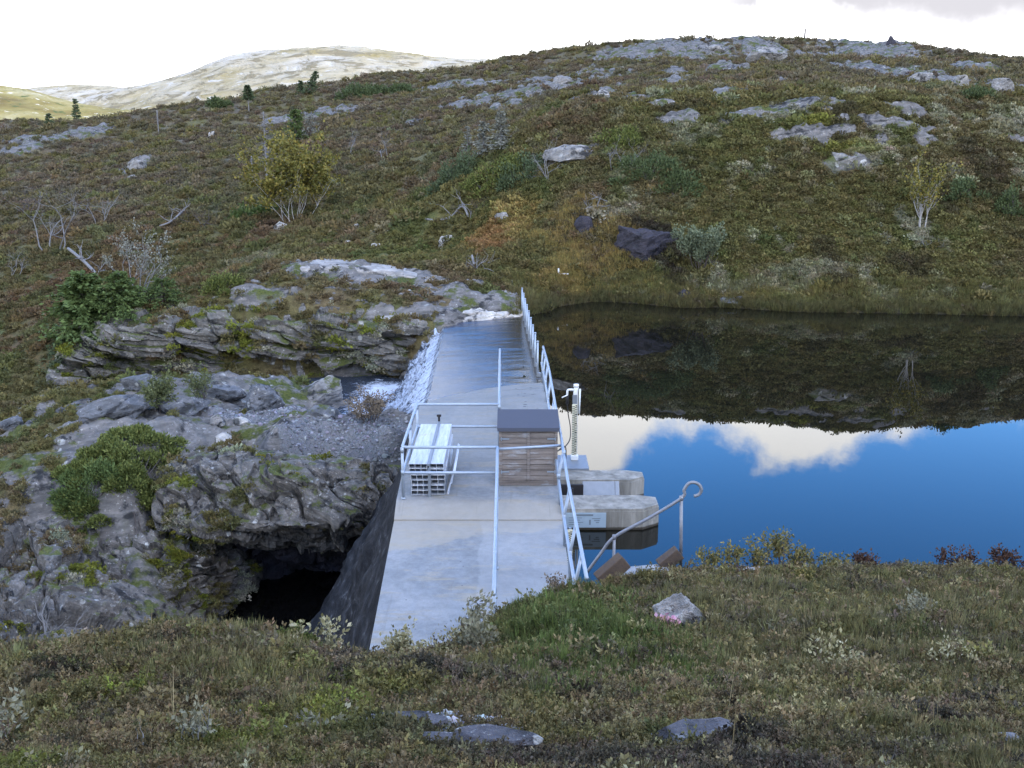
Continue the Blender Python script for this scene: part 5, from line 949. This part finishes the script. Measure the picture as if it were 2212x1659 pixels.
def cushion(name, label, u, v, w, h, seed, leaf=L_JUN, n=9000, lsize=6., y=None, depth_k=.7, group=None, cat='shrub', lobes=14, follow=True):
    """low spreading juniper or krummholz: many sprays over stems that hug the ground"""
    r_ = np.random.default_rng(seed); c = put(u, v, y); k = ppm(c[1], c[2]) / US; W, H = w / k, h / k; Dp = W * depth_k; o = empty(name, tuple(c), label, cat, group); m = MB(); B = []; D = []
    for i in range(lobes):
        a = r_.uniform(0, 6.28); rr = math.sqrt(r_.uniform(0, 1)); q = np.array([c[0] + math.cos(a) * rr * W * .42, c[1] + math.sin(a) * rr * Dp * .42 + Dp * .2, 0.]); q[2] = float(HF(q[0], q[1])) if follow else c[2]; hh_ = H * (1 - .55 * rr * rr) * r_.uniform(.6, 1.1); R_ = W * r_.uniform(.12, .22) * min(1, (16 / lobes) ** .5)
        m.tube([c, (c + q) / 2 + [0, 0, .15 * H], q + [0, 0, hh_ * .8]], [.03 * H + .3 / k, .02 * H + .2 / k, .1 / k], 5, cap=False); nn = n // lobes; e = r_.normal(size=(nn, 3)); e[:, 2] = np.abs(e[:, 2]) * 1.; e /= np.linalg.norm(e, axis=1)[:, None]; s_ = r_.uniform(.55, 1.08, nn)[:, None]
        tex = 1 + .3 * fbm(e[:, 0] * 3 + i * 7, e[:, 1] * 3, e[:, 2] * 3, 2)[:, None]; B.append(q + e * s_ * tex * [R_, R_ * max(.5, depth_k), hh_]); D.append(e + [0, 0, .5] + .3 * np.array([math.cos(a), math.sin(a), 0]))
    m.build('stems', W_DARK, o, True); foliage('foliage', leaf, o, np.concatenate(B), np.concatenate(D), lsize / k, r_, .24, .5); return o
GT = 'trees on the heath slope'
# yellow birch and its dead neighbours
shrub('birch_tree', 'yellow leaved birch with several pale stems on the left slope', 'tree', 640, 476, 170, 140, 1, 11, W_BIRCH, L_BIRCH, 5.5, 4, None, GT, 3, .75, .2, .3, .022, .38, ('trunk', 'crown'), (3, 4), 2)
conifer('dead_spruce', 'tall bare grey dead spruce behind the yellow birch', 577, 392, 80, 146, 2, wood=W_GREY, bare=.25, needle=False, group=GT, one_side=.5, droop=.35)
conifer('dead_snag', 'short bare grey snag left of the tall dead spruce', 547, 404, 10, 66, 3, wood=W_GREY, bare=.8, needle=False, group=GT)
cushion('juniper', 'dark green juniper under the left side of the yellow birch', 545, 474, 110, 40, 4, L_SPRUCE, 2600, 6)
for i, (lb, u, v, w, h, kw) in enumerate([
    ('lone slim spruce with bare lower stem on the left skyline', 538, 243, 24, 56, dict(bare=.5, leaf=L_SPRUCED, wood=W_GREY)), ('leaning dark spruce on the skyline left of centre', 662, 206, 26, 50, dict(lean=.5, leaf=L_SPRUCED)), ('tiny spruce beside the leaning skyline spruce', 650, 206, 18, 30, dict(leaf=L_SPRUCED)), ('small dark spruce left of the skyline against the yellow hill', 108, 276, 26, 30, dict(leaf=L_SPRUCED)),
    ('thin spruce against the yellow hill at far left', 166, 262, 18, 46, dict(leaf=L_SPRUCED, bare=.1)), ('bushy mid green spruce in front of the left slope rock band', 640, 306, 60, 66, dict()), ('pale dying spruce right of the bushy mid green one', 672, 300, 50, 50, dict(leaf=L_LICH, dens=.5)), ('large dark green spruce in the left hollow', 190, 740, 170, 150, dict(dens=2.2)),
    ('second dark spruce behind the large one in the left hollow', 265, 690, 130, 100, dict(dens=1.8)), ('low green spruce right of the left hollow group', 352, 668, 130, 66, dict(dens=1.6)), ('small dark spruce at the foot of the left hollow', 140, 800, 90, 70, dict(leaf=L_SPRUCED, dens=1.6)),
    ('grey lichened thin tree above the middle junipers', 1045, 345, 50, 80, dict(leaf=L_LICH, dens=.4, wood=W_GREY)), ('taller grey lichened tree right of the thin one', 1082, 330, 56, 86, dict(leaf=L_LICH, dens=.45, wood=W_GREY)), ('grey bare topped tree left of the dead birches', 1010, 335, 30, 60, dict(leaf=L_LICH, dens=.3, wood=W_GREY)), ('thin bare stem on the upper left slope', 343, 290, 12, 50, dict(needle=False, wood=W_GREY, bare=.5))]):
    conifer('spruce_tree' if kw.get('needle', True) else 'dead_snag', lb, u, v, w, h, 20 + i, group=GT, **kw)
for i, (lb, u, v, w, h, lf, n) in enumerate([('dark green juniper thicket in the middle of the slope', 985, 400, 130, 66, L_SPRUCED, 4200), ('yellow green juniper below the dark middle thicket', 1060, 420, 150, 50, L_JUN, 4000), ('dark juniper right of the middle thicket', 1125, 395, 110, 50, L_SPRUCED, 3000), ('blue green juniper mat on the right slope', 1400, 395, 160, 50, L_JUNB, 4600), ('second blue green juniper mat below the large one', 1460, 440, 130, 40, L_JUNB, 3200), ('dark juniper over the undercut boulder', 1330, 318, 120, 34, L_JUN, 2600),
    ('green dwarf thicket under the skyline left of centre', 770, 212, 120, 30, L_JUNB, 2600), ('small dark shrub patch on the left shoulder', 470, 235, 60, 24, L_JUNB, 1400), ('green shrub patch below the left shoulder rocks', 860, 205, 80, 22, L_JUNB, 1600), ('dark shrubs at the broken crag on the far right ridge', 2110, 215, 90, 30, L_JUNB, 2000), ('dark juniper at the right picture edge', 2190, 470, 70, 60, L_JUNB, 2400), ('green juniper right of the yellow leaved thin birches', 2090, 440, 90, 40, L_JUNB, 2200), ('bright green low bushes left of the rock dome', 470, 640, 110, 40, L_JUN, 3000), ('small green bush at the left foot of the dome', 160, 700, 70, 50, L_SPRUCE, 2000)]):
    cushion('juniper', lb, u, v, w, h, 60 + i, lf, n, 5.5, group='junipers on the heath slope')
shrub('willow_bush', 'round grey green willow bush beside the dark inlet rock', 'shrub', 1512, 590, 70, 80, 80, 9, W_DARK, L_GRY, 5, 5, None, None, 3, .6, .3)
shrub('birch_tree', 'thin yellow leaved birch with white stems on the right slope', 'tree', 1990, 500, 60, 120, 81, 4, W_BIRCH, L_BIRCH, 5, 2, None, GT, 3, .5, .4, .25, None, .38, ('trunk', 'crown'))
for i, (lb, u, v, w, h, st) in enumerate([('large twisted bare dead birch at the far left', 118, 545, 150, 140, 4), ('bare forked dead birch right of the large twisted one', 222, 486, 80, 90, 3), ('bare crooked birch left of the undercut boulder', 1185, 398, 70, 90, 3), ('bare crooked birch right of the undercut boulder', 1330, 372, 90, 84, 3), ('thin bare birch left of the crooked one by the undercut boulder', 1150, 404, 40, 50, 2), ('thin bare birch on the slope right of the yellow birch', 832, 345, 40, 66, 2), ('slender bare birch near the yellow birch top right', 760, 335, 36, 56, 2), ('leafless grey birch left of the yellow birch', 432, 490, 80, 70, 4), ('low bare bent birch at the far left below the twisted one', 30, 600, 80, 60, 3), ('bare bent birch stem on the right slope under the thin yellow birch', 2010, 540, 40, 40, 2), ('grey bare bush above the orange grass', 1020, 470, 70, 50, 4), ('grey leafless birch at the left slope middle', 60, 470, 90, 80, 4)]):
    shrub('dead_birch', lb, 'tree', u, v, w, h, 90 + i, st, W_GREY if i not in (7, 10, 11) else W_DARK, None, group='bare birches on the slope', depth=3, spread=.65, lift=.15, curl=.55, partn=('branches', 'x'), rad=None, kids=(3, 4))
def log(label, pts, seed, rad=.06, y=None):
    r_ = np.random.default_rng(seed); Q = [put(u, v) + [0, 0, h_] for u, v, h_ in pts]; m = MB(); m.tube(smooth_pts(Q, 4), rad, 6)
    for _ in range(7): j = r_.integers(1, len(Q)); d = r_.normal(size=3); d[2] = abs(d[2]); d /= np.linalg.norm(d); grow(m, Q[j], d, .9, rad * .5, 1, r_, .7, .1, None, (1, 3), .5)
    tag(m.build('dead_log', W_GREY, None, True, loc=tuple(Q[0])), label, 'log', 'dead wood on the slope')
log('curved pale dead log left of the orange grass', [(915, 478, .15), (945, 484, .2), (975, 480, .3), (1000, 470, .6), (1015, 486, .2)], 1)
log('fallen grey dead tree behind the left spruces', [(150, 565, .8), (180, 580, .5), (212, 602, .2)], 2, .09)
log('broken grey log on the left slope', [(345, 495, .2), (370, 492, .4), (395, 480, .7)], 3)
log('short pale broken stick above the far rock', [(1020, 575, .5), (1026, 585, .1), (1032, 590, .1)], 4, .05)
log('pale bent dead branch above the dark ledge', [(1255, 460, .2), (1290, 462, .2), (1310, 452, .4)], 5)
# the shelf and the stream
cushion('juniper', 'large spreading green juniper on the left rock shelf', 285, 1075, 420, 36, 110, L_JUN, 80000, 7, depth_k=.8, lobes=110)
cushion('juniper', 'small dark juniper below the large spreading one', 190, 1110, 170, 60, 111, L_SPRUCE, 7000, 6, depth_k=.6)
shrub('willow_bush', 'brown leaved willow bush on the stream edge beside the gravel', 'shrub', 800, 915, 100, 62, 112, 11, W_DARK, L_BRN, 5, 4, None, None, 2, .6, .3)
shrub('willow_bush', 'green willow bush on the left shelf behind the rust patched slab', 'shrub', 345, 892, 80, 70, 113, 9, W_DARK, L_WGRN, 6, 5, None, None, 2)
shrub('willow_bush', 'thin brownish willow at the foot of the dome', 'shrub', 440, 862, 90, 60, 114, 10, W_DARK, L_WGRN, 5, 2, None, None, 2)
# the near bank
GW = 'dwarf willows on the near bank'
shrub('willow_bush', 'pale leaved dwarf willow with a tall stem in front of the dark gorge', 'shrub', 696, 1395, 90, 112, 120, 2, W_RED, L_WIL, 11, 3, 7.0, GW, 2, .55, .3, kids=(1, 3))
shrub('willow_bush', 'smaller pale willow left of the tall stemmed one before the gorge', 'shrub', 640, 1385, 70, 70, 121, 2, W_RED, L_WIL, 10, 2, 6.9, GW, 2, kids=(1, 3))
shrub('willow_bush', 'tall grey green willow standing before the open rail end', 'shrub', 1030, 1400, 100, 130, 122, 5, W_RED, L_PALE, 11, 3, 7.4, GW, 2, .5, .4)
shrub('willow_bush', 'thin leafless willow leaning left of the tall grey green one', 'shrub', 960, 1400, 100, 80, 123, 4, W_RED, L_WIL, 8, 1, 7.3, GW, 2)
shrub('willow_bush', 'low pale willow at the near left corner of the dam', 'shrub', 860, 1408, 100, 70, 124, 7, W_RED, L_WIL, 10, 2, 7.1, GW, 2)
shrub('willow_bush', 'low twiggy willow between dam corner and thin leafless willow', 'shrub', 915, 1410, 80, 50, 125, 7, W_RED, L_WIL, 9, 2, 7.0, GW, 2)
shrub('willow_bush', 'brownish twiggy bush at the foot of the lake side railing', 'shrub', 1205, 1265, 60, 50, 126, 8, W_RED, L_BRN, 6, 2, 10.2, GW, 2)
shrub('bare_shrub', 'bare grey birch sapling on the near left bank', 'shrub', 105, 1400, 110, 125, 127, 3, W_GREY, None, y=6.6, depth=2, spread=.5, curl=.4, partn=('stems', 'x'), rad=.012)
cushion('juniper', 'small green juniper at the edge before the gorge', 625, 1385, 110, 44, 128, L_JUN, 3000, 8, y=6.9, follow=False)
shrub('willow_bush', 'pale willow at the left picture edge near the bottom', 'shrub', 30, 1600, 110, 130, 129, 4, W_RED, L_PALE, 13, 1, 3.6, GW, 2)
shrub('willow_bush', 'pale leaf sprigs on the left of the gravel patch', 'shrub', 700, 1560, 90, 70, 130, 5, W_RED, L_PALE, 15, 3, 3.9, GW, 1)
shrub('willow_bush', 'grey green leaf sprigs with bare twigs at lower left', 'shrub', 440, 1600, 130, 100, 131, 4, W_GREY, L_PALE, 15, 1, 3.6, GW, 2)
shrub('willow_bush', 'pale sprig bush in the middle of the right heath', 'shrub', 2060, 1440, 110, 80, 132, 4, W_RED, L_WIL, 8, 1, 6.1, GW, 2)
shrub('willow_bush', 'wide silvery lichened willow on the right bank', 'shrub', 1965, 1345, 110, 70, 133, 6, W_GREY, L_PALE, 8, 1, 9.0, GW, 2)
shrub('willow_bush', 'thin pale willow below the silvery one on the right bank', 'shrub', 1800, 1460, 110, 90, 134, 6, W_RED, L_WIL, 10, 1, 6.0, GW, 2)
shrub('willow_bush', 'small pale sprig at the lower right corner', 'shrub', 2110, 1645, 60, 60, 135, 4, W_RED, L_WIL, 14, 2, 2.7, GW, 1)
for i, (u, w, h, lf, lb) in enumerate([(1535, 60, 50, L_YEL, 'yellowing willow nearest the hooked hand rail by the water'), (1590, 60, 58, L_YEL, 'yellowing willow second from the hand rail by the water'), (1640, 66, 62, L_YEL, 'yellowing willow third from the hand rail by the water'), (1690, 70, 74, L_YEL, 'tallest yellowing willow of the row by the water'), (1735, 56, 56, L_YEL, 'yellowing willow just right of the tallest one by the water'), (1800, 50, 42, L_YEL, 'small yellowing willow at the right end of the willow row'), (1870, 70, 36, L_RED, 'low thin red twig bush right of the willow row'), (2060, 120, 50, L_RED, 'dense dark red dwarf birch at the water edge'), (2180, 80, 50, L_RED, 'red dwarf birch at the right picture edge by the water'), (1735, 30, 36, L_YEL, 'tiny yellow seedling in front of the willow row')]):
    shrub('willow_bush' if i < 6 or i == 9 else 'dwarf_birch', lb, 'shrub', u, 1215 if i < 9 else 1248, w, h, 140 + i, 6 if i < 7 else 9, W_RED, lf, 6.5, 2, 15.4 if i < 9 else 13, 'shrubs along the water edge', 2, .6, .3)
fl = put(1440, 1372, 8.2); fo_ = empty('pink_flowers', tuple(fl), 'small clump of pink flowers at the foot of the triangular stone', 'flowers'); r_ = np.random.default_rng(5)
B = fl + r_.normal(size=(90, 3)) * [.05, .03, .02] + [0, 0, .13]; foliage('petals', PINK, fo_, B, np.tile([0, -.2, 1.], (90, 1)), .035, r_, .5); m = MB()
for q in B[::6]: m.tube([fl + [0, 0, -.02], q], .003, 4)
m.build('stems', W_RED, fo_)
m = MB(); r_ = np.random.default_rng(9)
tag(scatter('straw_stems', [tuft(70, 2, .1, .25, .006), tuft(71, 3, .2, .3, .006)], np.array([put(u, v, yy) for u, v, yy in [(r_.uniform(0, 2212), 1400, r_.uniform(3, 12)) for _ in range(110)]]), r_.uniform(.12, .36, 110), np.tile([.26, .21, .11], (110, 1))), kind='stuff')
shrub('birch_tree', 'grey lichened half bare tree behind the left spruces', 'tree', 300, 640, 90, 120, 201, 5, W_GREY, L_LICH, 4, 1, None, GT, 3, .6, .25, .3, None, .38, ('trunk', 'crown'), (3, 4))
for i, (lb, u, v, yy, w, h) in enumerate([('bare forked grey twig in the lower left heath', 420, 1600, 3.5, 60, 90), ('thin bare twig beside the forked one at lower left', 300, 1620, 3.3, 60, 70), ('bare upright twig at the lower right', 1910, 1640, 2.9, 40, 80), ('second bare upright twig at the lower right', 2040, 1650, 2.8, 40, 70), ('bare grey twig by the left bank edge', 170, 1400, 6.5, 70, 90)]):
    shrub('bare_shrub', lb, 'shrub', u, v, w, h, 300 + i, 2, W_GREY, None, y=yy, depth=2, spread=.5, curl=.4, partn=('stems', 'x'), rad=.0045, kids=(1, 3))
